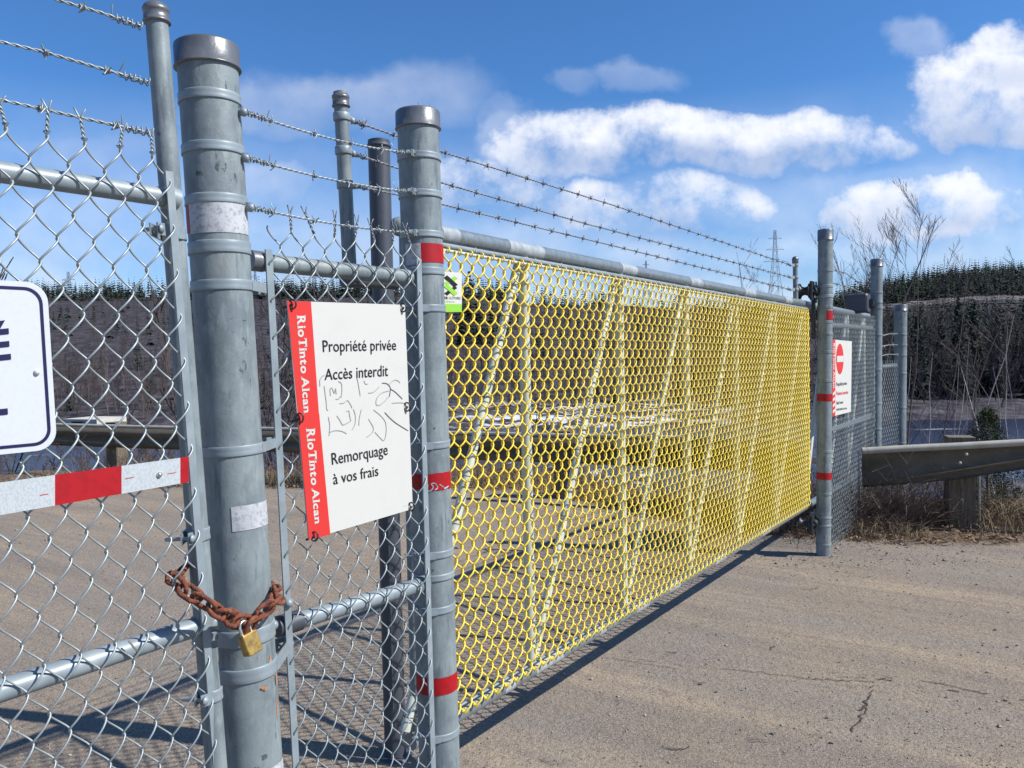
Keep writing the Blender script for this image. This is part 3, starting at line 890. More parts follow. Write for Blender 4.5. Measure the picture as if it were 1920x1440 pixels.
# ------------------------------------------------------------------ guardrails
def guardrail(name, label, pts, hts, side, depth=.08, frac=None):
    """W-beam along top-edge points; hts beam height at each point; side = direction the corrugation faces"""
    prof = [(-.030, .000), (.0, .0), (.010, -.05), (.35 * 0 + .075, -.20), (.080, -.36), (.010, -.52), (.006, -.56), (.078, -.70), (.080, -.86), (.012, -.97), (-.004, -1.0)]
    mb = MB(); n = len(pts); th = .004
    vs = []
    for (p, h) in zip(pts, hts):
        for o, v in prof: vs.append(Vector(p) + side * o * (depth / .08) + Vector((0, 0, v * h)))
    for (p, h) in zip(pts, hts):
        for o, v in prof: vs.append(Vector(p) + side * (o * (depth / .08) - th) + Vector((0, 0, v * h - .001)))
    k = len(prof); fs = []
    for i in range(n - 1):
        for j in range(k - 1):
            a = i * k + j; fs.append((a, a + 1, a + k + 1, a + k)); a += n * k; fs.append((a, a + k, a + k + 1, a + 1))
    mb.add(vs, fs, True)
    return mb


def up(v, dz): return Vector(v) + Vector((0, 0, dz))


# behind the gate
gA = [PT(-260, 790, 13.2), PT(110, 797, 12.0), PT(330, 802.5, 11.3), PT(480, 804, 10.9), PT(850, 812.5, 9.5), PT(1285, 822, 8.3), PT(1500, 829, 7.9)]
sd = Vector((-.41, -.91, 0)).normalized()
root = thing('guardrail', 'weathered W-beam guardrail running behind the sliding gate', 'guardrail', (gA[3].x, gA[3].y, 0))
guardrail('beam', '', gA, [.31] * len(gA), sd).build('beam', 'guard', root)
MB().tube([Vector(p) + Vector((0, 0, .004)) - sd * .010 for p in gA], .024, 10).build('rolled_edge', 'guard_edge', root)
for px, Y in ((-60, 12.75), (205, 11.85), (640, 10.45), (1052, 9.1), (1440, 8.2)):
    p = PT(px, 800, Y); mb = MB()
    b = Vector((p.x, p.y, 0)) - sd * .12
    mb.box(b + Vector((0, 0, .28)), (.095, -.04, 0), (.04, .095, 0), (0, 0, .50)); mb.build('timber_post', 'timber', root)
c = PT(178, 793, 13.0)
mb = MB().box(c, (.34, -.12, 0), (.1, .28, 0), (0, 0, .085)); o = mb.build('concrete_block', 'concrete')
tag(o, 'pale concrete block behind the far guardrail, seen through the left mesh', 'concrete block')
mb2 = MB().box(c + Vector((-.12, -.30, .01)), (.11, -.04, 0), (.004, .01, 0), (0, 0, .04)); mb2.build('opening', 'rubber', o)

# right-hand guardrail with its flared end
tA = [PT(1617, 845, 7.30), PT(1700, 840, 7.22), PT(1790, 836, 7.12), PT(1920, 829, 7.0), PT(2100, 820, 6.8), PT(2600, 800, 6.3)]
sd2 = Vector((-.30, -.95, 0)).normalized()
root = thing('guardrail', 'flared end of a dull steel guardrail at the right edge beyond the gate posts', 'guardrail', (tA[1].x, tA[1].y, 0))
prof_l = [(-.06, 0, 0), (-.004, 0, 0), (.004, -.03, -.06), (-.035, -.10, -.15), (-.05, -.30, -.25), (-.045, -.60, -.45), (-.012, -.90, -.60), (.018, -.925, -.63), (-.02, -.96, -.74), (-.03, -.99, -.96), (.0, -1.0, -1.0)]
hts = [.335, .325, .30, .235, .235, .235]; fr = [0, .30, .6, 1, 1, 1]
mb = MB(); vs = []
for th in (0, .006):
    for p, h, q in zip(tA, hts, fr):
        for o, v0, v1 in prof_l: vs.append(Vector(p) + sd2 * (o - th) + Vector((0, 0, (v0 * (1 - q) + v1 * q) * h - th)))
k = len(prof_l); n = len(tA)
for i in range(n - 1):
    for j in range(k - 1):
        a = i * k + j; mb.f.append((a, a + 1, a + k + 1, a + k)); mb.sm.append(True)
        a += n * k; mb.f.append((a, a + k, a + k + 1, a + 1)); mb.sm.append(True)
mb.v = vs
for j in range(k - 1): mb.f.append((j, n * k + j, n * k + j + 1, j + 1)); mb.sm.append(False)
mb.build('beam', 'guard', root)
MB().tube([Vector(p) + Vector((0, 0, -.006)) - sd2 * .024 for p in tA], .032, 12).build('rolled_edge', 'guard_edge', root)
for x_, y_ in ((1800, 868), (1812, 852)): MB().sphere(PT(x_, y_, 7.06), .014, 10, 6).build('bolt', 'guard_edge', root)
p = PT(1799, 820, 7.33); top = PT(1799, 818, 7.33).z
mb = MB().box((p.x, p.y, (top - .3) / 2), (.105, -.03, 0), (.03, .105, 0), (0, 0, (top + .3) / 2)); mb.build('timber_post', 'timber', root)
p2 = PT(1740, 860, 7.26); MB().box(PT(1797, 862, 7.22), (.07, 0, 0), (0, .05, 0), (0, 0, .1)).build('spacer_block', 'timber', root)
MB().tube([(p.x + .125, p.y - .10, -.02), (p.x + .12, p.y - .10, top - .05)], .012, 6).build('marker_rod', 'galv', root)


# ------------------------------------------------------------------ posts
class Post:
    def __init__(s, name, label, top, bot, Y, r, cat='post', group=None, m='galv', cap='flat', caph=.05, ground=-.2, capm='galv_cap'):
        s.Y = Y; s.r = r
        T = PT(*top, Y); Bt = PT(*bot, Y)
        ax = (T - Bt).normalized(); s.ax = ax; s.T = T
        s.B = T - ax * ((T.z - ground) / ax.z) if ground is not None else Bt
        base = s.B.copy(); base.z = max(base.z, 0) if ground is not None else base.z
        s.root = thing(name, label, cat, base, group)
        L_ = (s.T - s.B).length
        mb = MB(); q = [s.B.lerp(s.T - ax * .01, i / 12) for i in range(13)]
        mb.tube(q, r, 40); mb.build('shaft', m, s.root)
        mb = MB()
        if cap == 'flat':
            c = r * 1.075
            mb.lathe(T, s.B, [(-.0035, r * .15), (-.003, r * .75), (-.001, c * .93), (.002, c * .985), (.005, c), (caph * .93, c * 1.005), (caph * .95, c * 1.03), (caph, c * 1.03), (caph + .001, r * .99)], 44)
        elif cap == 'dome':
            c = r * 1.16
            mb.lathe(T, s.B, [(0, r * .1), (.001, r * .45), (r * .22, r * .85), (r * .55, c), (r * .6, c * 1.04), (r * .95, c * 1.04), (r * 1.0, c), (caph, c * .98), (caph + .002, c * 1.05), (caph + .006, c * 1.05), (caph + .007, r * .98)], 28)
        elif cap == 'pdome':
            c = r * 1.08
            mb.lathe(T, s.B, [(0, r * .02), (r * .05, r * .42), (r * .18, r * .74), (r * .38, r * .94), (r * .62, r * 1.06), (r * .66, r * 1.10), (r * .86, r * 1.10), (r * .88, r)], 32)
        elif cap == 'ball':
            mb.sphere(T - ax * r, r * 1.5, 14, 10); mb.lathe(T, s.B, [(r * 1.6, r * 1.3), (r * 3.4, r * 1.3), (r * 3.5, r)], 16)
        mb.build('cap', capm, s.root)

    def at(s, py):
        lo, hi = s.B, s.T
        for _ in range(40):
            mid = lo.lerp(hi, .5)
            if project(mid)[1] > py: lo = mid
            else: hi = mid
        return lo

    def band(s, py, h=.024, to=None, tabw=.02, bolt=True, side=None, thick=.003, m='galv_new', two=True, nut=0.0):
        """steel strap round the post at image row py; `to` = world point its flat tab reaches"""
        c = s.at(py); r = s.r; mb = MB(); t = thick
        A = c + s.ax * (h / 2)
        mb.lathe(A, c - s.ax * h, [(0, r - .0005), (.0, r + t * .7), (.002, r + t), (h * .35, r + t * .75), (h * .65, r + t * .75), (h - .002, r + t), (h, r + t * .7), (h, r - .0005)], 44, capped=False)
        bolts = MB()
        if to is not None:
            d = Vector(to) - c; d -= s.ax * d.dot(s.ax); D = d.length; d.normalize(); nrm = d.cross(s.ax)
            if nrm.dot(CAM - c) < 0: nrm = -nrm
            # the strap leaves the post tangentially on the camera side and runs flat to the tension bar
            th = math.acos(max(-1, min(1, (r + t) / max(D, r * 1.05))))
            tp = c + (d * math.cos(th) + nrm * math.sin(th)) * (r + t * .6)
            e = c + d * D + nrm * .006
            run = (e - tp)
            k = run.normalized(); kn = k.cross(s.ax)
            mb.box((tp + e) / 2, k * run.length / 2, kn * t / 2, s.ax * (h / 2 - .0005))
            if two:
                tp2 = c + (d * math.cos(th) - nrm * math.sin(th)) * (r + t * .6); e2 = c + d * D - nrm * .008
                run = e2 - tp2; k2 = run.normalized(); mb.box((tp2 + e2) / 2, k2 * run.length / 2, k2.cross(s.ax) * t / 2, s.ax * (h / 2 - .0005))
            if bolt:
                bp = e - k * .006 + nrm * .003
                bolts.lathe(bp + nrm * .006, bp - nrm * .03, [(0, .001), (.0012, .0045), (.0035, .0075), (.006, .0088), (.0062, .004), (.040 + nut, .0038)], 16)
        o = mb.build('band', m, s.root)
        if bolts.v: bolts.build('bolt', m, o)
        return o

    def boltband(s, py, h, px, rr=.009, m='galv_new'):
        """band with a round bolt head standing off at image column px (barbed-wire band)"""
        o = s.band(py, h)
        c = s.at(py); q = PT(px[0], px[1], s.Y - .005); mb = MB()
        d = (q - c).normalized()
        mb.tube([c + d * s.r, q], .0045, 8)
        mb.sphere(q, rr, 14, 10)
        mb.box(c + d * (s.r + .006), d * .012, d.cross(s.ax) * .003, s.ax * h * .48)
        mb.build('bolt', m, o); return q

    def tape(s, y0, y1, m, a0=0, a1=360, name='reflective_tape', rag=0.0, seed=1, off=.0012):
        """tape from image row y0 to y1, between angles a0..a1 seen from above (0 = towards camera, 90 = image right)"""
        rnd = random.Random(seed)
        A = s.at(y0); B = s.at(y1); n = max(8, int((a1 - a0) / 6)); vs = []
        tc_ = (CAM - A); tc_.z = 0; tc_ -= s.ax * tc_.dot(s.ax); tc_.normalize(); rt = -tc_.cross(s.ax)
        if rt.dot(r_) < 0: rt = -rt
        for i in range(n + 1):
            a = R(a0 + (a1 - a0) * i / n); d = tc_ * math.cos(a) + rt * math.sin(a)
            up_ = rnd.uniform(-1, 1) * rag * .3; dn = rnd.uniform(-1, .4) * rag
            vs += [A + d * (s.r + off) + s.ax * up_, B + d * (s.r + off) - s.ax * dn]
        mb = MB(); mb.add(vs, [(2 * i, 2 * i + 1, 2 * i + 3, 2 * i + 2) for i in range(n)], True)
        return mb.build(name, m, s.root)


    def patch(s, py, ang, w, h, m, seed=1, name='stain', off=.0012):
        rnd = random.Random(seed); c = s.at(py)
        tc_ = (CAM - c); tc_.z = 0; tc_.normalize(); rt = -tc_.cross(s.ax)
        if rt.dot(r_) < 0: rt = -rt
        n = 22; rr = []; v = 1.0
        for i in range(n): v = max(.45, min(1.25, v + rnd.uniform(-.3, .3))); rr.append(v)
        rr = [(rr[i] + rr[i - 1]) / 2 for i in range(n)]
        def pt(u, vv): a_ = R(ang) + u / s.r; return c + (tc_ * math.cos(a_) + rt * math.sin(a_)) * (s.r + off) + s.ax * vv
        vs = [pt(0, 0)] + [pt(w * rr[i] * math.cos(2 * math.pi * i / n), h * rr[i] * math.sin(2 * math.pi * i / n)) for i in range(n)]
        mb = MB(); mb.add(vs, [(0, i + 1, (i + 1) % n + 1) for i in range(n)], True); return mb.build(name, m, s.root)


# fence planes
PL_L = Plane((-.826, 1.285), (-.623, 1.55))
PL_M = Plane((-.5575, 1.81), (-.259, 2.15))
gn = Vector((-.8226, .5686, 0)); gd = Vector((.5686, .8226, 0)); g0 = gn * 1.665
PL_G = Plane(g0, g0 + gd)
p3x = PT(1546, 700, 6.39); p4x = PT(1642, 700, 8.0); p5x = PT(1687, 700, 8.5)
PL_F = Plane((p3x.x, p3x.y), (p4x.x, p4x.y))
PL_E = Plane((p4x.x, p4x.y), (p5x.x, p5x.y))

# thick near post
P1 = Post('fence_post', 'thickest and nearest galvanised post with the rusty chain and padlock round it', (387, 86), (466, 1293), 1.70, .061, caph=.050)
bar1 = Panel(PL_M, [(492, 475), (543, 1430)], [(773, 490), (800, 1430)])   # tension bars of the sign panel
barL = Panel(PL_L, [(-330, 100), (-170, 1300)], [(309, 400), (392, 1420)])
w1 = [P1.boltband(190, .020, (457, 210)), P1.boltband(285, .020, (461, 296)), P1.boltband(380, .020, (470, 389))]
P1.band(468, .026)
P1.band(538, .022, to=PL_M.hit(503, 541))
P1.band(842, .022, to=PL_M.hit(521, 840)); P1.band(1250, .030, to=PL_M.hit(545, 1251))
P1.band(1182, .034)
P1.tape(388, 444, 'whitetape', -62, 75); P1.tape(385, 440, 'redtape', -88, -62)
P1.tape(941, 986, 'whitetape', -10, 95); P1.tape(1426, 1500, 'whitetape', -20, 140)
P1.patch(1330, 64, .0022, .045, 'rustmark', 12, 'rust_stain', .0009); P1.patch(1243, 50, .0065, .026, 'rustmark', 3, 'rust_stain', .0009); P1.patch(1276, 30, .0075, .006, 'rustmark', 4, 'rust_stain', .0039); P1.patch(1272, 66, .0025, .012, 'rustmark', 6, 'rust_stain', .0039)
P1.patch(1402, 20, .016, .010, 'scuff', 8, 'scuff_mark', .0007); P1.patch(1416, 4, .008, .005, 'scuff', 9, 'scuff_mark', .0007)
for k_, (py_, an_, w_, h_) in enumerate(((325, 12, .010, .012), (345, 40, .004, .014), (335, -30, .008, .006), (352, 28, .003, .010), (600, 14, .006, .001), (604, 40, .005, .001), (625, 12, .006, .0008), (640, 42, .005, .001), (668, 5, .0015, .0015), (690, 30, .010, .016), (640, 38, .009, .012))):
    P1.patch(py_, an_, w_, h_, 'scuff', 20 + k_, 'scuff_mark', .0007)

# second post
P2 = Post('fence_post', 'galvanised post with three red tape marks where the yellow mesh begins', (783, 210), (824, 1417), 2.216, .0572, caph=.048)
w2 = []
for py in (298, 368, 443):
    o_ = P2.band(py, .018, thick=.0038); c_0 = P2.at(py); tcv = Vector((CAM.x - c_0.x, CAM.y - c_0.y, 0)).normalized(); rtv = Vector((-tcv.y, tcv.x, 0))
    if rtv.dot(r_) < 0: rtv = -rtv
    dv = tcv * math.cos(R(-14)) + rtv * math.sin(R(-14)); e_0 = c_0 + dv * (P2.r + .009)
    mb = MB(); mb.box(c_0 + dv * (P2.r + .008), dv * .009, rtv * .003, P2.ax * .009); mb.tube([e_0 - rtv * .016, e_0 + rtv * .008], .0035, 8)
    for k_ in range(4): mb.tube([e_0 - rtv * (.005 + .0035 * k_) + (dv * math.cos(t) + P2.ax * math.sin(t)) * .0075 for t in [q * 2 * math.pi / 10 for q in range(10)]], .0014, 5, closed=True)
    mb.build('bolt', 'galv_new', o_); w2.append(e_0 - rtv * .014)
P2.band(511, .020)
for py in (580, 832, 1033, 1135, 1368):
    P2.band(py, .020, to=PL_M.hit(Panel.at([(773, 490), (800, 1430)], py) if False else 773 + (py - 490) * .029 - 4, py), nut=.02)
P2.band(1075, .018)
P2.tape(461, 496, 'redtape', -4, 92); P2.tape(461, 500, 'whitetape', -50, -4)
P2.tape(883, 914, 'redtape', -90, 92, rag=.006, seed=2); P2.tape(1257, 1289, 'redtape', -90, 92, rag=.001)
mb = MB()                                       # torn white scrawl showing through the middle tape
c0 = P2.at(903); tcm = Vector((CAM.x - c0.x, CAM.y - c0.y, 0)).normalized(); rtm = Vector((-tcm.y, tcm.x, 0))
if rtm.dot(r_) < 0: rtm = -rtm
def onP2(a, dz, off=.0022):
    d = tcm * math.cos(R(a)) + rtm * math.sin(R(a)); return c0 + d * (P2.r + off) + Vector((0, 0, dz))
for seq in (((-22, -.010), (-15, .002), (-6, .000), (-10, -.012), (0, -.016), (8, -.006), (3, .002), (12, .004), (20, -.008), (12, -.014)), ((25, .0), (34, -.006), (42, -.012)), ((40, -.014), (58, -.009))):
    sp = smooth_px([(a, z * 1000) for a, z in seq], 4); ribbon(mb, [onP2(a, z / 1000) for a, z in sp], .0016, tcm)
mb.build('torn_scrawl', 'whitetape', P2.root)
for k_, (py_, an_, w_, h_) in enumerate(((262, 5, .0012, .008), (272, 20, .0012, .010), (300, 18, .001, .006), (345, 22, .001, .010), (352, 34, .0012, .004), (420, 10, .001, .006), (465, -20, .0015, .010), (640, 5, .004, .001), (690, 12, .0012, .006), (800, 20, .006, .003), (1060, -10, .016, .008), (1100, 60, .0018, .0018), (990, 10, .006, .002))):
    P2.patch(py_, an_, w_, h_, 'scuff', 50 + k_, 'scuff_mark', .0007)

rd_ = random.Random(77)
for P_o, n_ in ((P1, 12), (P2, 18)):
    for k_ in range(n_):
        P_o.patch(rd_.uniform(150, 430) if k_ % 2 else rd_.uniform(600, 1380), rd_.uniform(-5, 75), rd_.uniform(.0007, .0013), rd_.uniform(.006, .022), 'scuff', 200 + k_, 'drip_mark', .0008)

# far side of the gate
P3 = Post('gate_post', 'tall far gate post with red tape and a no-entry sign hung beside it', (1548, 431), (1544, 1043), 6.39, .0572, caph=.085)
for py in (508, 576, 604, 626, 660, 714, 846, 925, 1020): P3.band(py, .022, m='galv')
P3.band(537, .024); P3.band(556, .024); P3.band(969, .018); P3.band(984, .018)
P3.tape(583, 601, 'redtape', 10, 92); P3.tape(738, 752, 'redtape', -92, 92); P3.tape(885, 898, 'redtape', -92, 92)
P4 = Post('gate_post', 'tall post behind the no-entry sign carrying the square black roller box', (1644, 486), (1640, 985), 8.0, .056, caph=.075)
for py in (567, 578): P4.band(py, .024, m='galv')
for py in (549, 628, 693, 756, 804, 902): P4.band(py, .02, m='galv')
P5 = Post('fence_post', 'short last post of the fence, standing alone in front of the dark wood', (1689, 572), (1686, 955), 8.5, .062, caph=.062)
for py in (627, 647, 666, 700, 764, 830, 905): P5.band(py, .02, m='galv')
PC = Post('catch_post', 'dark round-topped post rising behind the sign panel', (710, 259), (742, 1427), 3.28, .0445, m='darkpaint', cap='pdome', capm='darkpaint', ground=-.1)
MB().lathe(PC.B.lerp(PC.T, .04), PC.B, [(0, .046), (.0, .072), (.012, .075), (.02, .075)], 24).build('foot_plate', 'darkpaint', PC.root)
mb = MB(); a = PC.at(560) - Vector((0, .048, 0)); b = PC.at(1320) - Vector((0, .048, 0))
mb.tube([a, b], .007, 6); mb.build('edge_strip', 'darkpaint', PC.root)

# ------------------------------------------------------------------ left gate leaf
GW, GH, GR_ = .058, .083, .00185
LEAF = thing('gate_leaf', 'near galvanised chain-link gate leaf cut off by the left picture edge', 'gate', (PL_L.hit(385, 1200).x, PL_L.hit(385, 1200).y, 0))
Pl = Post.__new__(Post)
def pipe(root, name, a, b, r, m='galv_new', sides=20): return MB().tube([a, a.lerp(b, .5), b], r, sides).build(name, m, root)
topT = PT(291, 3, 1.555); lowT = PT(405, 1430, 1.555); ax = (topT - lowT).normalized(); footT = topT - ax * ((topT.z - .06) / ax.z)
MB().tube([footT.lerp(topT - ax * .01, i / 10) for i in range(11)], .0205, 28).build('frame_pole', 'galv', LEAF)
HP = Post.__new__(Post); HP.T = topT; HP.B = footT; HP.ax = ax; HP.r = .0205; HP.Y = 1.555; HP.root = LEAF
c_ = .0235
MB().lathe(topT, footT, [(0, .004), (.002, .013), (.008, .0215), (.013, c_), (.014, c_ * 1.05), (.020, c_ * 1.05), (.021, c_), (.036, c_), (.037, c_ * 1.08), (.041, c_ * 1.08), (.042, .02)], 28).build('cap', 'galv_cap', LEAF)
HP.band(440, .024, to=PL_L.hit(290, 440, .02)); HP.band(1001, .024, to=PL_L.hit(347, 1009, .02), nut=.02); HP.band(1301, .024, to=PL_L.hit(372, 1316, .02), nut=.02)
HP.band(1192, .020, m='galv')
L0 = PL_L.P(barL.S(0, 1.98) , 1.977); R0 = PL_L.hit(312, 371)
pipe(LEAF, 'top_rail', L0, PL_L.hit(322, 372), .0178, 'galv_new')
MB().tube([PL_L.hit(308, 368), PL_L.hit(330, 376)], .0225, 20).build('rail_cup', 'galv_new', LEAF)
pipe(LEAF, 'bottom_rail', PL_L.P(barL.S(0, 1.14), 1.137), PL_L.hit(372, 1174), .0190, 'galv_new')
MB().tube([PL_L.hit(366, 1176), PL_L.hit(396, 1168)], .0225, 20).build('rail_cup', 'galv_new', LEAF)
pipe(LEAF, 'frame_pole', PL_L.P(barL.S(0, 2.1), 2.1), PL_L.P(barL.S(0, .06), .06), .0205, 'galv')
WL = .0285
def tbar(root, pan, t, z0, z1, w, hw=.0075, th=.0022):
    a = pan.P(t, z0, w); b = pan.P(t, z1, w); d = (b - a); u = d.normalized(); pd = pan.pl.d; pd = (pd - u * pd.dot(u)).normalized()
    return MB().box((a + b) / 2, pd * hw, pan.pl.n * th, d / 2).build('tension_bar', 'galv_new', root)
tbar(LEAF, barL, 1.0, .08, 2.02, WL - .003)
zb, zt = .12, 2.05
tot = barL.width(1.6)
V, F, step, A_ = fabric(lambda *a: (0, 0, 0), tot, zb, zt, GW, GH, GR_, .0078, 16, 6, phase=.6, jit=.0006, seed=3)
V[:, 2] += WL
V = map_np(V, barL, tot)
np_mesh('mesh_fabric', V, F, 'wire', LEAF, smooth=True, world=True)
rnd = random.Random(4); mb = MB(); twisted_tops(mb, barL, tot, step, zt, GR_, .004, WL, rnd, 0, .038, .8); mb.build('twisted_selvage', 'wire', LEAF, kind='stuff')
mb = MB()                                        # aluminium ties round the two rails
for px, py in ((250, 1213), (262, 1252)): mb.tube([PL_L.hit(px - 9, py - 12, .03), PL_L.hit(px, py, .034), PL_L.hit(px + 8, py + 9, .03)], .0018, 5)
mb.build('wire_tie', 'chrome', LEAF)
wl = dict(group='barbed wire strands above the near gate leaf')
barbed('barbed_wire', 'topmost barbed strand leaving the picture above the near gate leaf', [PL_L.hit(-300, -130), PL_L.hit(105, -1), PL_L.hit(190, 24), PL_L.hit(266, 50)], .0018, .034, .118, 'barbed wire strands above the near gate leaf', .011, 2, 'wire', wrap=True)
barbed('barbed_wire', 'middle barbed strand above the near gate leaf at the left edge', [PL_L.hit(-300, -14), PL_L.hit(0, 78), PL_L.hit(85, 98), PL_L.hit(280, 155)], .0018, .034, .112, 'barbed wire strands above the near gate leaf', .011, 3, 'wire', wrap=True)
barbed('barbed_wire', 'lowest barbed strand above the near gate leaf, close over the twisted mesh ends', [PL_L.hit(-300, 120), PL_L.hit(0, 187), PL_L.hit(95, 208), PL_L.hit(284, 250)], .0018, .034, .114, 'barbed wire strands above the near gate leaf', .011, 4, 'wire', wrap=True)

# ------------------------------------------------------------------ panel with the property sign
PAN = thing('chain_link_fence', 'narrow galvanised chain-link panel between the two thick posts, carrying the big property sign', 'fence panel', (PL_M.hit(650, 1200).x, PL_M.hit(650, 1200).y, 0))
pipe(PAN, 'top_rail', PL_M.hit(483, 491), PL_M.hit(772, 521), .0205, 'galv')
MB().tube([PL_M.hit(468, 488), PL_M.hit(492, 491)], .0235, 20).build('rail_cup', 'galv_cap', PAN)
pipe(PAN, 'bottom_rail', PL_M.hit(560, 1163), PL_M.hit(792, 1096), .0200, 'galv_new')
MB().tube([PL_M.hit(518, 1176), PL_M.hit(562, 1162)], .0245, 20).build('rail_cup', 'darkpaint', PAN)
MB().tube([PL_M.hit(778, 1100), PL_M.hit(798, 1094)], .0235, 20).build('rail_cup', 'galv', PAN)
WM = .0285
tbar(PAN, bar1, 0, .06, PL_M.sz(492, 470)[1], WM - .003, .0085); tbar(PAN, bar1, 1, .06, PL_M.sz(773, 487)[1], WM - .003, .0085)
zt = 1.965; zb = .10; tot = bar1.width(1.5)
V, F, step, A_ = fabric(None or (lambda *a: (0, 0, 0)), tot, zb, zt, .0585, GH, GR_, .0078, 16, 6, phase=1.9, jit=.0008, seed=5)
V[:, 2] += WM; V = map_np(V, bar1, tot); np_mesh('mesh_fabric', V, F, 'wire', PAN, smooth=True, world=True)
rnd = random.Random(9); mb = MB(); twisted_tops(mb, bar1, tot, step, zt, GR_, .004, WM, rnd, 1, .046, 1.8); mb.build('twisted_selvage', 'barb', PAN, kind='stuff')
MB().sphere(PL_M.hit(512, 1172, .03), .012, 14, 8).build('bolt', 'galv_new', PAN)
MB().sphere(PL_M.hit(541, 1131, .03), .0105, 14, 8).build('bolt', 'galv_new', PAN)
g = 'barbed wire strands between the two thick posts'
for i, (lb, sg) in enumerate((('topmost of three barbed strands between the two thick near posts', .012), ('middle of three barbed strands between the two thick near posts', .010), ('lowest of three barbed strands between the two thick near posts', .008))):
    a = w1[i] + Vector((.006, 0, -.001)); barbed('barbed_wire', lb, [a, w2[i]], .0016, .032, .12, g, .013, 11 + i, 'wire' if i < 9 else 'barb', sag=sg, wrap=True)

# property sign -------------------------------------------------
WS = .0425
def hitM(cx, cy, w=WS): return PL_M.hit(530 + cx / 3.0654, 550 + cy / 3.0638, w)
TL, TR, BR_, BL_ = hitM(25, 43), hitM(703, 66), hitM(748, 1238), hitM(150, 1415)
SIGN = thing('property_sign', 'big white and red metal sign reading Propriété privée, wired to the narrow panel', 'sign', (BL_ + BR_) / 2)
MB().slab([TL, BL_, BR_, TR], PL_M.n, .0025).build('plate', 'white', SIGN)
e1, e2 = PL_M.n * .0006, PL_M.n * .0012
a, b = hitM(162, 48), hitM(272, 1385); m1, m2 = hitM(88, 705), hitM(208, 693)
MB().add([TL + e1, m1 + e1, m2 + e1, a + e1], [(0, 1, 2, 3)], False).build('red_strip', 'red', SIGN)
up2 = PL_M.n * .0016
m1b, m2b = hitM(86, 700) , hitM(208, 689)
MB().slab([m1b + up2 + Vector((0, 0, -.001)), BL_ + up2, b + up2, m2b + up2 + Vector((0, 0, -.001))], PL_M.n, .0009).build('red_strip', 'red', SIGN)
sg = serif_geo('RioTinto Alcan')
mb = MB()
for bl, br, tl, tr, w in (((80, 126), (121, 690), (127, 124), (158, 688), e2), ((132, 776), (183, 1326), (180, 774), (217, 1322), PL_M.n * .0022)):
    mb = MB(); text_on(mb, '', hitM(*bl) + w, hitM(*br) + w, hitM(*tl) + w, hitM(*tr) + w, geo=sg); mb.build('lettering', 'white', SIGN)
for s_, bl, br, tl, tr in (('Propriété privée', (231, 336), (652, 325), (227, 270), (650, 266)), ('Accès interdit', (240, 498), (605, 474), (240, 434), (604, 411)),
                           ('Remorquage', (283, 984), (604, 926), (278, 918), (600, 864)), ('à vos frais', (291, 1098), (550, 1046), (286, 1036), (546, 988))):
    mb = MB(); text_on(mb, s_, hitM(*bl) + e2, hitM(*br) + e2, hitM(*tl) + e2, hitM(*tr) + e2, .004); mb.build('lettering', 'ink', SIGN)
mb = MB(); mb2 = MB()
for seq, dk in ((((214, 535), (213, 500), (225, 478), (240, 470)), 0), (((238, 530), (244, 580), (250, 625), (253, 665), (262, 672)), 0), (((275, 590), (272, 550), (283, 545), (297, 575), (303, 545), (308, 580)), 0),
                (((318, 505), (337, 518), (340, 560), (335, 600)), 0), (((303, 608), (322, 606), (330, 590)), 0), (((325, 632), (350, 630), (372, 615), (390, 640), (398, 660)), 0), (((310, 702), (328, 728), (345, 755), (370, 745), (388, 735)), 0),
                (((365, 680), (380, 675), (384, 700), (392, 735)), 0), (((262, 708), (270, 760), (266, 820)), 0), (((266, 800), (300, 788), (340, 792), (368, 806)), 0), (((405, 662), (417, 700), (415, 750), (398, 785)), 0),
                (((424, 475), (434, 520), (446, 592)), 0), (((452, 665), (440, 720), (438, 760)), 0), (((466, 500), (475, 520), (490, 520)), 0), (((490, 572), (515, 570), (540, 552), (555, 535)), 0),
                (((570, 515), (600, 520), (618, 545), (612, 595)), 1), (((606, 530), (630, 505), (655, 498), (675, 515)), 0), (((618, 548), (650, 570), (688, 608)), 1), (((612, 560), (570, 572), (540, 605), (538, 640), (560, 640), (590, 615), (610, 590)), 0),
                (((625, 632), (660, 628), (698, 630)), 0), (((585, 683), (610, 710), (650, 745), (722, 790)), 1), (((492, 720), (505, 742), (520, 770), (515, 800), (480, 828)), 0), (((520, 668), (560, 700), (590, 740), (594, 800), (582, 845), (560, 830), (528, 795)), 0)):
    P_ = [hitM(*q) + PL_M.n * .0011 for q in smooth_px(seq, 5)]
    ribbon(mb2 if dk else mb, P_, .0010 if dk else .00085, PL_M.n)
mb.build('scribble', 'pencil', SIGN); mb2.build('scribble', 'pencil_dark', SIGN)
mb = MB(); V_ = text_geo('— 07')
ribbon(mb, [hitM(688, 1224) + e2, hitM(716, 1217) + e2], .0004, PL_M.n); mb.build('small_print', 'pencil', SIGN)
for q in ((50, 62), (686, 82), (708, 652), (92, 716), (176, 1395), (733, 1225)):      # black ties through the corner holes
    mb = MB(); c = hitM(*q); rr = .007; 
    pts = [c + Vector((0, 0, 1)) * (rr * 1.6 * math.cos(t)) + PL_M.n * (.004 + .006 * math.sin(t)) + PL_M.d * (.006 * math.sin(t)) for t in [i * math.pi / 5 for i in range(10)]]
    mb.tube(pts, .0021, 6, closed=True); mb.tube([c + PL_M.n * .006, c + PL_M.n * -.012 + PL_M.d * (-.012 if q[0] < 300 else .01) + Vector((0, 0, -.008))], .0028, 6)
    mb.build('cable_tie', 'rubber', SIGN)

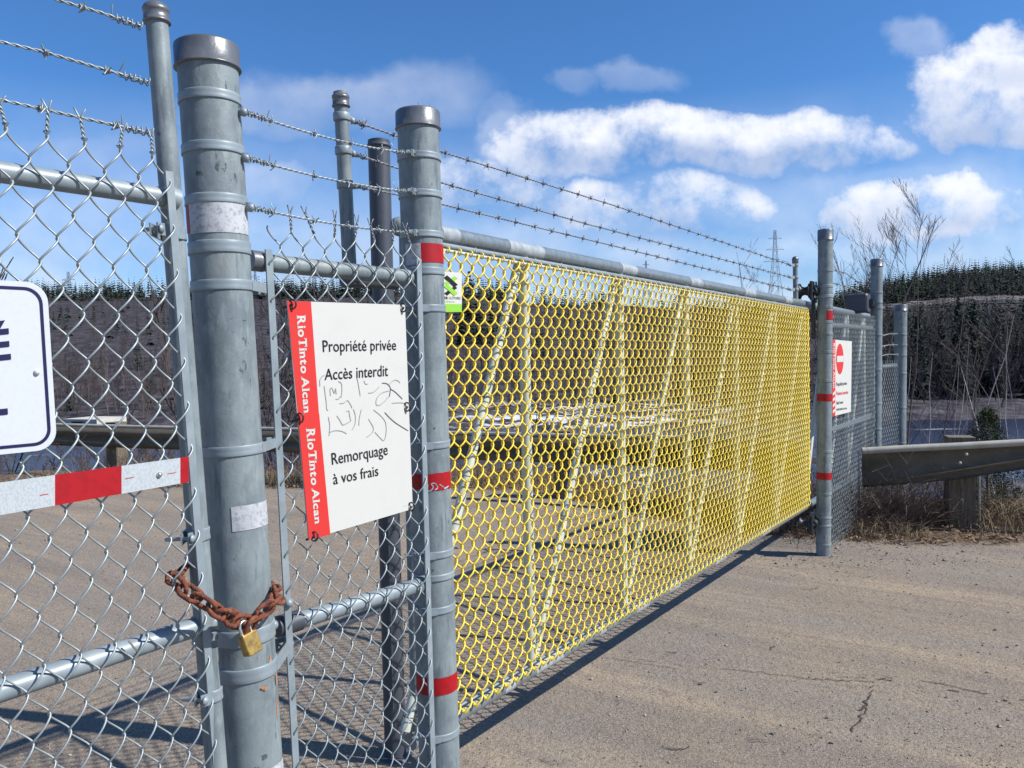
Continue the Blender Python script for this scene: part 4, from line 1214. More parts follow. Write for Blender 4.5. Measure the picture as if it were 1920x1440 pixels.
# left private sign (only its right end is inside the picture)
def PLs(px, py, w=.044): return PL_L.hit(px, py, w)
s1, z1 = PL_L.sz(88, 560, .04); s2, z2 = PL_L.sz(103.5, 805, .04); slp = (s2 - s1) / (z2 - z1)
ztop = PL_L.sz(30, 527.5, .04)[1]; zbot = PL_L.sz(20, 850, .04)[1]
def SL(s, z, w): return PL_L.P(s1 + slp * (z - z1) - s, z, .0435 + w)
def rrect(x0, x1, z0, z1_, r, n=8):
    out = []
    for cx, cz, a0 in ((x1 - r, z1_ - r, 0), (x0 + r, z1_ - r, 90), (x0 + r, z0 + r, 180), (x1 - r, z0 + r, 270)):
        for i in range(n + 1): a = R(a0 + 90 * i / n); out.append((cx + r * math.cos(a), cz + r * math.sin(a)))
    return out
o1 = rrect(0, .46, zbot, ztop, .032)
LS = thing('private_sign', 'white sign with a navy rounded border, cut by the left picture edge', 'sign', SL(.2, zbot, 0))
MB().slab([SL(x, z, 0) for x, z in o1][::-1], PL_L.n, .002).build('plate', 'white_r', LS)
i1 = rrect(.0085, .4515, zbot + .0085, ztop - .0085, .026); i2 = rrect(.0135, .4465, zbot + .0135, ztop - .0135, .022)
n_ = len(i1); mb = MB(); mb.add([SL(x, z, .0007) for x, z in i1] + [SL(x, z, .0007) for x, z in i2], [(i, (i + 1) % n_, n_ + (i + 1) % n_, n_ + i) for i in range(n_)], False); mb.build('border', 'navy', LS)
for ch, r_px, base, capy in (('É', 21, 672, 617), ('L', 15, 775, 716)):
    bl = PLs(r_px - 33, base + 3.5, .0447); br = PLs(r_px, base, .0447); tl = PLs(r_px - 36, capy + 3.5, .0447); tr = PLs(r_px - 4, capy, .0447)
    mb = MB(); text_on(mb, ch, bl, br, tl, tr, .022); mb.build('lettering', 'navy', LS)
for q in ((69, 698),): MB().sphere(PLs(*q, .0445), .0048, 12, 8).build('rivet', 'white_r', LS)

# reflector strip
WR = .0425
RS = thing('reflector_strip', 'red and white reflective strip screwed across the near gate leaf', 'reflector', PLs(200, 910, WR))
def seg(x0, yt0, yb0, x1, yt1, yb1, m, nm):
    q = [PLs(x0, yt0, WR), PLs(x0, yb0, WR), PLs(x1, yb1, WR), PLs(x1, yt1, WR)]; MB().slab(q, PL_L.n, .002).build(nm, m, RS)
def yt(x): return 905 - .1375 * x + (.0 if x > 0 else 0)
def yb(x): return 966 - .176 * x
xs_ = [-300, -140, 103, 228, 338, 354]; ms = ['redtape', 'white_seg', 'redtape', 'white_seg', 'redtape']
M['white_seg'] = mat('white_prismatic_reflector', (.42, .46, .48), .45, 0, [(400, .5, (.28, .31, .33), .5, .55, (1, 1, .5))], spec=.3)
for i in range(5): seg(xs_[i], yt(xs_[i]), yb(xs_[i]), xs_[i + 1], yt(xs_[i + 1]), yb(xs_[i + 1]), ms[i], 'white_section' if i in (1, 3) else 'red_section')
mb = MB()
for px, py in ((83, 927), (243, 896), (322, 887)):
    ribbon(mb, [PLs(px - 8, py + 1.5, WR + .0010), PLs(px + 8, py - 1.5, WR + .0010)], .0010, PL_L.n)
mb.build('red_print', 'red', RS)
MB().sphere(PLs(299, 890, WR + .001), .0052, 12, 8).build('screw', 'chrome', RS)

# ------------------------------------------------------------------ chain and padlock
def link(mb, c, d, nrm, Lh=.0235, Wh=.0142, r=.0046):
    """one oval chain link centred at c, long axis d, lying in the plane (d, s)"""
    s_ = d.cross(nrm).normalized(); pts = []
    st = Lh - Wh
    for k in range(20):
        a = 2 * math.pi * k / 20; x = math.cos(a) * Wh + (st if math.cos(a) > 0 else -st); y = math.sin(a) * Wh
        pts.append(c + d * x + s_ * y)
    mb.tube(pts, r, 8, closed=True)
CH = [(340, 1070, 1.535), (326, 1088, 1.497), (345, 1104, 1.470), (375, 1124, 1.462), (402, 1143, 1.478), (432, 1158, 1.530), (460, 1169, 1.575), (484, 1152, 1.592), (506, 1138, 1.605), (520, 1122, 1.66), (512, 1104, 1.72), (495, 1098, 1.79)]
path = [PT(*q) for q in CH]
dense = []
for i in range(len(path) - 1):
    for k in range(20): dense.append(path[i].lerp(path[i + 1], k / 20))
CHAIN = thing('rusty_chain', 'rust-brown chain looped through the gate mesh and around the thick post', 'chain', path[6])
acc_ = 0; last = dense[0]; cents = []; nextd = .0
for q in dense:
    acc_ += (q - last).length; last = q
    if acc_ >= nextd: cents.append(q.copy()); nextd += .0315
rnd = random.Random(3)
for i, c in enumerate(cents):
    d = (cents[min(i + 1, len(cents) - 1)] - cents[max(i - 1, 0)]).normalized()
    ref = Vector((0, -1, .35)); ref = (ref - d * ref.dot(d)).normalized(); al = R(40 + (90 if i % 2 else 0) + rnd.uniform(-18, 18))
    nn = ref * math.cos(al) + d.cross(ref) * math.sin(al)
    mb = MB(); link(mb, c, d, nn); mb.build('chain_link', 'rust', CHAIN)
mb = MB(); hl = PT(470, 1178, 1.572)              # the spare link hanging into the padlock
link(mb, hl, Vector((-.35, .1, -.9)).normalized(), Vector((.9, -.3, -.3)).normalized()); mb.build('chain_link', 'rust', CHAIN)

PKc = PT(469, 1206, 1.560)
PK = thing('padlock', 'small worn brass padlock hanging from the rusty chain', 'padlock', PKc)
axu = (PT(455, 1172, 1.56) - PT(476, 1232, 1.56)).normalized()
fn = Vector((.80, -.58, .12)); fn = (fn - axu * fn.dot(axu)).normalized(); sx = axu.cross(fn)
def prism_round(mb, c, ax_, ay_, az_, hx, hy, hz, r=.004):
    pts = []
    for sxx, szz in ((1, 1), (-1, 1), (-1, -1), (1, -1)):
        for k in range(5):
            a = R({(1, 1): 0, (-1, 1): 90, (-1, -1): 180, (1, -1): 270}[(sxx, szz)] + 22.5 * k)
            pts.append(ax_ * (sxx * (hx - r) + r * math.cos(a)) + az_ * (szz * (hz - r) + r * math.sin(a)))
    n = len(pts); rings = [(-hy, .90), (-hy * .86, 1), (hy * .86, 1), (hy, .90)]; vs = []
    for y, s_ in rings: vs += [c + p * s_ + ay_ * y for p in pts]
    fs = [tuple(range(n))[::-1], tuple(range(3 * n, 4 * n))]
    for j in range(3): fs += [(j * n + i, j * n + (i + 1) % n, (j + 1) * n + (i + 1) % n, (j + 1) * n + i) for i in range(n)]
    mb.add(vs, fs, False)
mb = MB(); prism_round(mb, PKc, sx, fn, axu, .0170, .0110, .0215); mb.build('body', 'brass', PK)
sh_ = MB(); top = PKc + axu * .020
sh_.tube([top + sx * .0105, top + sx * .0105 + axu * .012] + [top + axu * .014 + sx * .0105 * math.cos(t) + axu * .0115 * math.sin(t) for t in [R(15 * k) for k in range(1, 12)]] + [top - sx * .0105 + axu * .012, top - sx * .0105], .0032, 10)
sh_.build('shackle', 'chrome', PK)

# ------------------------------------------------------------------ sliding gate
SLP = -.0095
def G(s, z, w=0.0): return PL_G.P(s, z + SLP * (s - 2.1), w)
GATE = thing('sliding_gate', 'long cantilever sliding gate covered with bright yellow chain-link', 'gate', (g0.x + gd.x * 4.2, g0.y + gd.y * 4.2, 0))
WB = -.036                                         # frame pipes stand behind the mesh
ZT, ZB = 2.070, .440
def gp(name, a, b, r, m='pale_pipe', sides=18, n=2, **k): return MB().tube([a.lerp(b, i / n) for i in range(n + 1)], r, sides).build(name, m, GATE, **k)
sE = PL_G.sz(737, 430, WB)[0]
gp('top_rail', G(sE + .03, ZT, WB), G(9.3, ZT, WB), .0285, 'rail', 24, 40)
MB().tube([G(sE + .034, ZT, WB), G(sE + .024, ZT, WB), G(sE + .012, ZT, WB), G(sE + .003, ZT, WB), G(sE, ZT, WB)], [.0300, .0300, .027, .017, .004], 24).build('rail_end_cap', 'galv', GATE)
gp('bottom_rail', G(sE + .02, ZB, WB), G(9.3, ZB, WB), .0275, 'rail', 24, 40)
vsx = [1.80, 2.552, 3.352, 4.145, 4.957, 5.776, 6.56, 7.35, 8.12, 8.9]
for i, s_ in enumerate(vsx):
    if i == 0:
        gp('upright', G(sE + .055, ZT - .02, WB), G(sE + .055, ZB, WB), .0205, 'galv'); gp('inner_upright', G(sE + .12, ZT - .03, WB), G(sE + .12, ZB, WB), .010, 'barb')
    else:
        gp('upright', G(s_, ZT - .028, WB), G(s_, ZB + .027, WB), .0205)
        a = G(s_ - .03, ZT - .06, WB - .006); b = G(vsx[i - 1] + .035, ZB + .04, WB - .006); gp('diagonal_brace', a, b, .0165)
gp('hook_rod', G(1.86, 2.012, -.003), G(6.56, 2.012, -.003), .0055, 'pale_pipe', 8)
gp('track_lip', G(1.88, 2.030, -.012), G(6.6, 2.030, -.012), .0095, 'galv_new', 8)
gp('hook_rod', G(1.86, ZB + .045, -.003), G(6.56, ZB + .045, -.003), .004, 'galv_new', 8)
YH = .0817; yz1 = 2.012; yz0 = yz1 - YH * 19; tot = 6.54 - 1.86
V, F, step, A_ = fabric(lambda *a: (0, 0, 0), tot, yz0, yz1, .0625, YH, .0031, .0100, 14, 6, phase=math.pi / 2, jit=.0004, seed=7)
z = V[:, 1] + SLP * (V[:, 0] + 1.86 - 2.1)
P0 = np.array(PL_G.O)[None] + (V[:, 0] + 1.86)[:, None] * np.array(PL_G.d)[None] + (V[:, 2] + .010)[:, None] * np.array(PL_G.n)[None]; P0[:, 2] += z
np_mesh('mesh_fabric', P0, F, 'yellow', GATE, smooth=True, world=True)
mb = MB(); n = int(round(tot / (.0625 / 2)))
for i in range(0, n + 1, 2):                     # knuckled ends hooked over the rod, top and bottom
    s_ = 1.86 + i * step
    c = G(s_, 2.014, .002)
    mb.tube([c + PL_G.n * .009 * math.cos(t) + Vector((0, 0, .010 * math.sin(t))) + PL_G.d * .0035 * math.sin(t / 2) for t in [k * 2 * math.pi / 10 for k in range(10)]], .0029, 5, closed=True)
    if i + 1 <= n:
        s2_ = s_ + step; c = G(s2_, yz0 - .004, .004); mb.tube([G(s2_ - .012, yz0 + .010, .008), c, G(s2_ + .012, yz0 + .012, .002)], .0029, 5)
mb.build('knuckled_selvage', 'yellow', GATE, kind='stuff')
rnd = random.Random(6)
for i in range(1, 7):                            # black ties holding the mesh to braces and uprights
    a = G(vsx[i] - .03, ZT - .06, WB - .006); b = G(vsx[i - 1] + .035, ZB + .04, WB - .006); mb = MB(); ax_ = (b - a).normalized(); n1 = PL_G.n; n2 = ax_.cross(n1)
    for k in range(13):
        f = (k + .5 + rnd.uniform(-.3, .3)) / 13; c = a.lerp(b, f) + n1 * .008
        mb.tube([c + n1 * .026 * math.cos(t) + n2 * .020 * math.sin(t) + ax_ * .004 * math.sin(t) for t in [q * 2 * math.pi / 12 for q in range(12)]], .0016, 4, closed=True)
    mb.build('wire_ties', 'darkpaint', GATE, kind='stuff')
mb = MB()
for i in range(24):
    s_ = 2.0 + i * .19
    mb.tube([G(s_, 2.026, .004), G(s_ + .004, 2.036, .008), G(s_ + .010, 2.022, .006)], .0024, 4)
mb.build('bright_ties', 'white', GATE, kind='stuff')
gp('tension_bar', G(6.55, 2.0, .004), G(6.55, ZB + .05, .004), .008, 'yellow', 6)
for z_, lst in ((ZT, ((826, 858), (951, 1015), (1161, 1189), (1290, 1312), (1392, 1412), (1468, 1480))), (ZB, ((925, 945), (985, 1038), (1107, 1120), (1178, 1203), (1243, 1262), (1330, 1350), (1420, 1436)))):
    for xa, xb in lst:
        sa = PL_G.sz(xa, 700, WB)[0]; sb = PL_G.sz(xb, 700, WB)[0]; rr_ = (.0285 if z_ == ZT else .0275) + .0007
        MB().tube([G(sa, z_, WB), G(sb, z_, WB)], rr_, 24).build('painted_glint', 'rail_glint', GATE)  # thin bright ring painting a glint on the rail
# extension arms with barbed wire, mounted on the gate's own frame
def arm(px_top, px_low, r, zlow, capn, bands, cap='dome'):
    T = PL_G.hit(*px_top, WB); Lw = PL_G.hit(*px_low, WB); ax_ = (T - Lw).normalized(); B_ = T - ax_ * ((T.z - zlow) / ax_.z)
    o = MB().tube([B_.lerp(T - ax_ * .006, i / 6) for i in range(7)], r, 24).build('extension_arm', 'galv', GATE)
    mb = MB(); c = r * 1.17
    if cap == 'dome': mb.lathe(T, B_, [(0, r * .2), (.003, r * .6), (r * .45, r * .95), (r * .8, c), (r * .82, c * 1.05), (r * 1.15, c * 1.05), (r * 1.2, c), (.042, c), (.043, c * 1.08), (.047, c * 1.08), (.048, r)], 24)
    else: mb.sphere(T - ax_ * r, r * 1.35, 14, 10); mb.lathe(T, B_, [(r * 1.5, r * 1.25), (.05, r * 1.25), (.052, r)], 16)
    mb.build('arm_cap', 'galv_cap', o)
    outp = []
    for py, qx, qy in bands:
        f = (py - px_top[1]) / (px_low[1] - px_top[1]); c0_ = T.lerp(Lw, f); mb = MB()
        mb.lathe(c0_ + ax_ * .011, B_, [(0, r), (0, r + .003), (.002, r + .004), (.020, r + .004), (.022, r + .003), (.022, r)], 24, capped=False)
        q = PL_G.hit(qx, qy, WB); mb.box((c0_ + q) / 2, (q - c0_) * .5, PL_G.n * .002, Vector((0, 0, .011))); mb.sphere(q, .010, 12, 8)
        mb.build('arm_band', 'galv_new', o); outp.append(q)
    return outp
wa = arm((638, 169), (653, 455), .0203, PL_G.hit(657, 534, WB).z, 1, ((219, 660, 226), (282, 662, 288), (346, 665, 348)))
wb = arm((1491, 482), (1492, 575), .019, 2.05, 1, ((497, 1482, 497), (520, 1482, 520), (543, 1482, 543)), 'ball')
a = PL_G.hit(646, 525, WB); b = PL_G.hit(728, 529, WB); c = PL_G.hit(742, 531, WB)
MB().tube([a, b, c], .0215, 20).build('arm_bracket', 'darkpaint', GATE)
g = 'barbed wire strands running above the sliding gate'
for i, (lb, mid) in enumerate((('topmost of three long barbed strands above the yellow gate', [(832, 286), (1150, 385)]), ('middle of three long barbed strands above the yellow gate', [(832, 344), (1100, 420)]), ('lowest of three long barbed strands above the yellow gate', [(832, 384), (1150, 461)]))):
    pts = [wa[i]] + [PL_G.hit(*q, WB) for q in mid] + [wb[i]]
    barbed('barbed_wire', lb, pts, .0019, .04, .125, g, .016, 21 + i, 'barb', wrap=True)

# counterbalance mesh of the gate and fixed panel next to the far post
GREY = thing('chain_link_fence', 'fixed grey chain-link panel behind the no-entry sign, between the two tall far posts', 'fence panel', (p4x.x, p4x.y, 0))
aF, _ = PL_F.sz(1556, 800); bF, _ = PL_F.sz(1640, 800)
PanF = Panel(PL_F, [(1560, 600), (1558, 950)], [(1642, 600), (1638, 950)])
tot = PanF.width(1.3)
for zz in (1.865, .985): pipe(GREY, 'top_rail' if zz > 1.5 else 'mid_rail', PanF.P(-.01, zz, -.03), PanF.P(1, zz, -.03), .021, 'galv_new', 12)
V, F, step, A_ = fabric(lambda *a: (0, 0, 0), tot, .03, 1.98, .0585, GH, .0021, .0090, 10, 5, phase=.3, seed=8)
V[:, 2] += .0; np_mesh('mesh_fabric', map_np(V, PanF, tot), F, 'wire_far', GREY, smooth=True, world=True)
tbar(GREY, PanF, .97, .1, 1.96, .002, .01)
# short panel between the last two posts
EP = thing('chain_link_fence', 'short grey chain-link panel between the two last posts at the river bank', 'fence panel', ((p4x.x + p5x.x) / 2, (p4x.y + p5x.y) / 2, 0))
PanE = Panel(PL_E, [(1648, 690), (1646, 950)], [(1688, 690), (1685, 950)]); tot = PanE.width(1.0)
pipe(EP, 'top_rail', PanE.P(0, 1.475, -.02), PanE.P(1, 1.478, -.02), .019, 'galv_new', 12)
V, F, step, A_ = fabric(lambda *a: (0, 0, 0), tot, .02, 1.50, .0585, GH, .0026, .0085, 10, 5, phase=.8, seed=10)
np_mesh('mesh_fabric', map_np(V, PanE, tot), F, 'wire_far', EP, smooth=True, world=True)
mb = MB()
for i in range(9): mb.tube([PanE.P((i + .5) / 9, 1.48, .0), PanE.P((i + .5) / 9, 1.535, .0)], .0035, 5)
mb.build('twisted_selvage', 'wire', EP, kind='stuff')
tbar(EP, PanE, .93, .05, 1.5, .01, .012)
g = 'barbed wire strands between the two last posts'
for i, (y0, y1) in enumerate(((631, 626), (651, 647), (668, 665))):
    barbed('barbed_wire', ('upper', 'middle', 'lower')[i] + ' of three short barbed strands between the two last posts', [PL_E.hit(1650, y0), PL_E.hit(1666, (y0 + y1) / 2 - 2), PL_E.hit(1688, y1)], .003, .05, .3, g, .018, 31 + i, 'wire')
g = 'slack barbed wire beside the black roller box'
barbed('barbed_wire', 'slack upper barbed strand dropping to the post with the roller box', [PL_F.hit(1560, 505, -.1), PL_F.hit(1585, 512, -.1), PL_F.hit(1615, 533, -.1), PL_F.hit(1640, 546, -.05)], .0028, .05, .3, g, .015, 41, 'wire')
barbed('barbed_wire', 'slack lower barbed strand ending on the roller box', [PL_F.hit(1560, 530, -.1), PL_F.hit(1586, 537, -.1), PL_F.hit(1617, 549, -.1), PL_F.hit(1640, 557, -.05)], .0028, .05, .3, g, .015, 42, 'wire')

# ------------------------------------------------------------------ guide rollers
def roller(label, c, arm_to, rad=.062, half=.045):
    rt = thing('guide_roller', label, 'gate roller', c)
    n = -gn                                        # axle direction, across the gate
    MB().lathe(c + n * half, c - n * half, [(0, .01), (0, rad), (.010, rad), (.022, rad * .62), (half, rad * .50), (2 * half - .022, rad * .62), (2 * half - .010, rad), (2 * half, rad), (2 * half, .01)], 28).build('wheel', 'rubber', rt)
    MB().tube([c - n * (half + .02), c + n * (half + .03)], .011, 10).build('axle', 'galv_new', rt)
    mb = MB(); a = c + n * (half + .012); mb.tube([a, arm_to], .034, 14); mb.box(a, n * .008, gd * .045, Vector((0, 0, .075))); mb.build('bracket_arm', 'rubber', rt)
    mb = MB()
    for dz in (-.05, .05): mb.box(arm_to + Vector((0, 0, dz)), n * .05, gd * .006, Vector((0, 0, .008)))
    mb.tube([arm_to + n * -.02 + Vector((0, 0, .085)), arm_to + n * -.02 + Vector((0, 0, -.085))], .008, 8); mb.build('clamp', 'galv_new', rt)
roller('black flanged guide roller on top of the gate rail at the far gate post', PL_G.hit(1509, 546, -.03), P3.at(547) + gn * .05)
roller('black lower guide roller under the gate rail at the foot of the far gate post', PL_G.hit(1510, 982, -.03), P3.at(976) + gn * .05, .05)
rb_ = thing('roller_box', 'square black roller box hanging left of the second tall far post', 'gate roller', PL_G.hit(1608, 568, 0))
c = PL_G.hit(1609, 569, 0); mb = MB(); prism_round(mb, c, gd, -gn, Vector((0, 0, 1)), .085, .10, .095, .03); mb.build('housing', 'darkpaint', rb_)
MB().tube([c - gn * .1, P4.at(572) + gn * .05], .04, 12).build('bracket_arm', 'rubber', rb_)
mb = MB(); q = P4.at(572) - (-gn) * .09; mb.tube([q + Vector((0, 0, .09)), q - Vector((0, 0, .06))], .010, 8); mb.build('clamp', 'galv_new', rb_)
# dark stop plate at the mesh end
mb = MB(); mb.box(G(6.66, 1.95, .02), gd * .02, gn * .012, Vector((0, 0, .16))); mb.build('stop_plate', 'rubber', GATE)

# no-entry sign
def hitN(px, py, w=.05): return PL_F.hit(px, py, w)
NS = thing('no_entry_sign', 'small white sign with a red no-entry disc beside the far gate post', 'sign', hitN(1578, 778))
q = [hitN(1561, 636.5), hitN(1560.3, 781), hitN(1595.5, 772), hitN(1597.3, 640)]
MB().slab(q, PL_F.n, .003).build('plate', 'white', NS)
e = PL_F.n * .002
MB().add([hitN(1561, 636.5) + e, hitN(1560.3, 781) + e, hitN(1565.6, 780) + e, hitN(1566, 637.3) + e], [(0, 1, 2, 3)], False).build('red_strip', 'red', NS)
c = hitN(1574.6, 673) + e; mb = MB(); rr = abs((hitN(1574.6, 644.5) - hitN(1574.6, 701.7)).z) / 2
mb.add([c] + [c + PL_F.d * rr * .97 * math.cos(t) + Vector((0, 0, rr * math.sin(t))) for t in [i * math.pi / 20 for i in range(40)]], [(0, i + 1, (i + 1) % 40 + 1) for i in range(40)], False); mb.build('disc', 'red', NS)
mb = MB(); mb.add([c + e + PL_F.d * rr * .86 * i + Vector((0, 0, rr * .20 * j)) for i, j in ((-1, -1), (1, -1), (1, 1), (-1, 1))], [(0, 1, 2, 3)], False); mb.build('bar', 'white', NS)
for s_, x0, x1, yb_, yt_, t in (('Propriété privée', 1568, 1587.5, 722, 715.5, 0), ('Présence interdite', 1568, 1590, 739, 732.5, 1), ('Sauf avec', 1568, 1581, 757, 751, 0), ('autorisation écrite', 1568, 1587.5, 768, 763, 0)):
    mb = MB(); nm = 'red' if t else 'ink'
    text_on(mb, s_, hitN(x0, yb_ + (x1 - x0) * .1) + e, hitN(x1, yb_ - 1) + e, hitN(x0, yt_ + 1.5) + e, hitN(x1, yt_) + e, .012); mb.build('lettering', nm, NS)
mb = MB(); text_on(mb, '', hitN(1562, 643) + e * 1.5, hitN(1561.5, 728) + e * 1.5, hitN(1565, 643) + e * 1.5, hitN(1564.6, 728) + e * 1.5, geo=sg); mb.build('lettering', 'white', NS); mb = MB()
for y in (733, 744, 755, 766): mb.add([hitN(1560.8, y + 4) + e * 1.5, hitN(1560.8, y + 9) + e * 1.5, hitN(1565, y + 5) + e * 1.5, hitN(1565, y) + e * 1.5], [(0, 1, 2, 3)], False)
mb.build('hatched_marking', 'white', NS)

# supplier sign on the gate
def hitS(px, py, w=.022): return PL_G.hit(px, py, w)
SS = thing('supplier_sign', 'little white and green supplier sign on the yellow mesh beside the near red-taped post', 'sign', hitS(850, 584))
x0, x1, y0, y1, dy = 820, 866, 508, 585, 3.5
def sp(u, v, w=0.0): return hitS(x0 + (x1 - x0) * u, y0 + (y1 - y0) * v + dy * u * (1 - v) - 0 * v, .022 + w)
MB().slab([sp(0, 0), sp(0, 1), sp(1, 1), sp(1, 0)], PL_G.n, .002).build('plate', 'white', SS)
MB().add([sp(0, .80, .001), sp(0, 1, .001), sp(1, 1, .001), sp(1, .80, .001)], [(0, 1, 2, 3)], False).build('green_band', 'lime', SS)
def bar(m, pts, w): MB().add([sp(u, v * .92 + .06, w) for u, v in pts], [(0, 1, 2, 3)], False).build('emblem_bar', m, SS)
bar('lime', [(.70, .04), (.84, .10), (.42, .30), (.28, .24)], .001); bar('ink', [(.26, .10), (.40, .03), (.84, .27), (.70, .35)], .0014)
bar('ink', [(.70, .31), (.82, .36), (.40, .58), (.28, .52)], .001); bar('lime', [(.26, .33), (.40, .27), (.84, .50), (.70, .58)], .0018)
mb = MB(); text_on(mb, 'INTER', sp(.08, .68, .001), sp(.44, .68, .001), sp(.08, .62, .001), sp(.44, .62, .001), .02); mb.build('lettering', 'ink', SS); mb = MB()
text_on(mb, 'CLÔTURES', sp(.47, .68, .001), sp(.95, .68, .001), sp(.47, .62, .001), sp(.95, .62, .001)); mb.build('lettering', 'ink', SS)
mb = MB(); text_on(mb, 'Clôturex', sp(.30, .76, .001), sp(.72, .76, .001), sp(.30, .71, .001), sp(.72, .71, .001)); mb.build('lettering', 'lime', SS)

# ------------------------------------------------------------------ ground detail
def strip(pxs, w, seed, name='asphalt_crack'):
    rnd = random.Random(seed); P_ = []
    for i in range(len(pxs) - 1):
        a, b = GR(*pxs[i]), GR(*pxs[i + 1]); n = max(2, int((b - a).length / .02))
        for k in range(n):
            q = a.lerp(b, k / n); P_.append(q + Vector((rnd.gauss(0, .006), rnd.gauss(0, .006), 0)))
    vs = []; up_ = Vector((0, 0, .004)); ww = .5
    for i, p in enumerate(P_):
        t = (P_[min(i + 3, len(P_) - 1)] - P_[max(0, i - 3)]).normalized(); b = t.cross(Vector((0, 0, 1))); ww = max(.05, min(1.2, ww + rnd.gauss(0, .22)))
        h = w * ww; vs += [p + b * h + up_, p - b * h + up_]
    n_ = len(P_); on = []; s_ = 1
    for i in range(n_ - 1):
        if rnd.random() < .10: s_ = 1 - s_ if rnd.random() < .75 else s_
        on.append(s_)
    mb = MB(); mb.add(vs, [(2 * i, 2 * i + 1, 2 * i + 3, 2 * i + 2) for i in range(n_ - 1) if on[i]], False)
    mb.build(name, 'crack', kind='structure')
def cracks(pxs, w, seed, n=3, dy=7):
    rnd = random.Random(seed)
    for k in range(n):
        strip([(x + rnd.uniform(-6, 6), y + (k - (n - 1) / 2) * dy + rnd.uniform(-3, 3)) for x, y in pxs], w * (1 if k == n // 2 else .55), seed * 10 + k)
cracks([(1130, 1222), (1230, 1240), (1330, 1250), (1430, 1260), (1530, 1272), (1640, 1278)], .0028, 1, 4, 7)
cracks([(1640, 1276), (1700, 1279), (1770, 1290), (1850, 1310), (1990, 1330)], .0062, 2, 3, 6)
strip([(1638, 1288), (1630, 1305), (1626, 1320), (1618, 1345), (1590, 1380)], .0045, 3); strip([(1632, 1300), (1622, 1325), (1610, 1340)], .004, 33)
strip([(1486, 1182), (1460, 1205), (1410, 1240)], .0025, 4)
for k_, (x_, y_, l_) in enumerate(((1300, 1278, 26), (1250, 1222, 26), (1290, 1168, 34), (1500, 1100, 40), (1340, 1186, 8), (1155, 1314, 9), (1510, 1352, 12), (1700, 1385, 6), (1130, 1440, 40), (1240, 1400, 60), (1010, 1425, 50), (1400, 1385, 60))):
    for j_ in range(3): strip([(x_ + 4 * j_, y_ + 3 * j_), (x_ + l_ * .5, y_ + 2 * j_ + 3), (x_ + l_, y_ + 3 * j_)], .0028, 60 + k_ * 3 + j_)
# loose grit on the asphalt
rng = np.random.default_rng(21)
oc = np.array([(1, 0, 0), (-1, 0, 0), (0, 1, 0), (0, -1, 0), (0, 0, 1), (0, 0, -1)], float)
of = np.array([(0, 2, 4), (2, 1, 4), (1, 3, 4), (3, 0, 4), (2, 0, 5), (1, 2, 5), (3, 1, 5), (0, 3, 5)])
Vs, Fs = [], []; off = 0
for k in range(13000):
    y = rng.uniform(2.9, 10.0); x = rng.uniform(-.75, .8) * y
    if k % 3 == 0:
        c = ((2.1, 6.6), (3.0, 6.1), (.3, 7.9), (-1.5, 9.6), (1.5, 3.2), (2.2, 6.5))[rng.integers(6)]; x, y = rng.normal(c[0], .7), rng.normal(c[1], .35)
    s = min(.0018 + rng.exponential(.0019), .014) * (1.35 if y > 6 else 1)
    R_ = rng.normal(size=(3, 3)); v = (oc * rng.uniform(.6, 1.2, (6, 1))) @ np.linalg.qr(R_)[0] * s * np.array([1, 1, .7])
    Vs.append(v + np.array([x, y, float(height(x, y)) + s * .35])); Fs.append(of + off); off += 6
M['grit'] = mat('loose_grit', (.22, .19, .165), .95, 0, [(30, .8, (.40, .36, .32), .45, .6), (43, .7, (.07, .06, .06), .5, .6)])
np_mesh('gravel', np.concatenate(Vs), np.concatenate(Fs), 'grit', kind='stuff', label='loose grit scattered over the asphalt')
# dead leaves, straw and twigs along the edge
def leaves(n, cen, name, m='leaf', size=(.02, .05), label=''):
    Vs, Fs = [], []; off = 0
    for k in range(n):
        x, y = cen(); s = rng.uniform(*size); a = rng.normal(size=3); a /= np.linalg.norm(a); b = np.cross(a, rng.normal(size=3)); b /= np.linalg.norm(b)
        p = np.array([x, y, float(height(x, y)) + rng.uniform(.004, .03)])
        a[2] *= .5; b[2] *= .5
        Vs.append(np.array([p - a * s, p + b * s * .45, p + a * s, p - b * s * .45 + np.array([0, 0, s * .3])])); Fs.append(np.array([[0, 1, 2], [0, 2, 3]]) + off); off += 4
    np_mesh(name, np.concatenate(Vs), np.concatenate(Fs), m, kind='stuff', label=label)
def edge_pt():
    x = rng.uniform(-7, 7.5); return x, float(y_edge(x)) + abs(rng.normal(0, .55)) - .12
leaves(7000, edge_pt, 'fallen_leaves', 'leaf', (.012, .035), 'dry brown leaves along the edge of the asphalt')
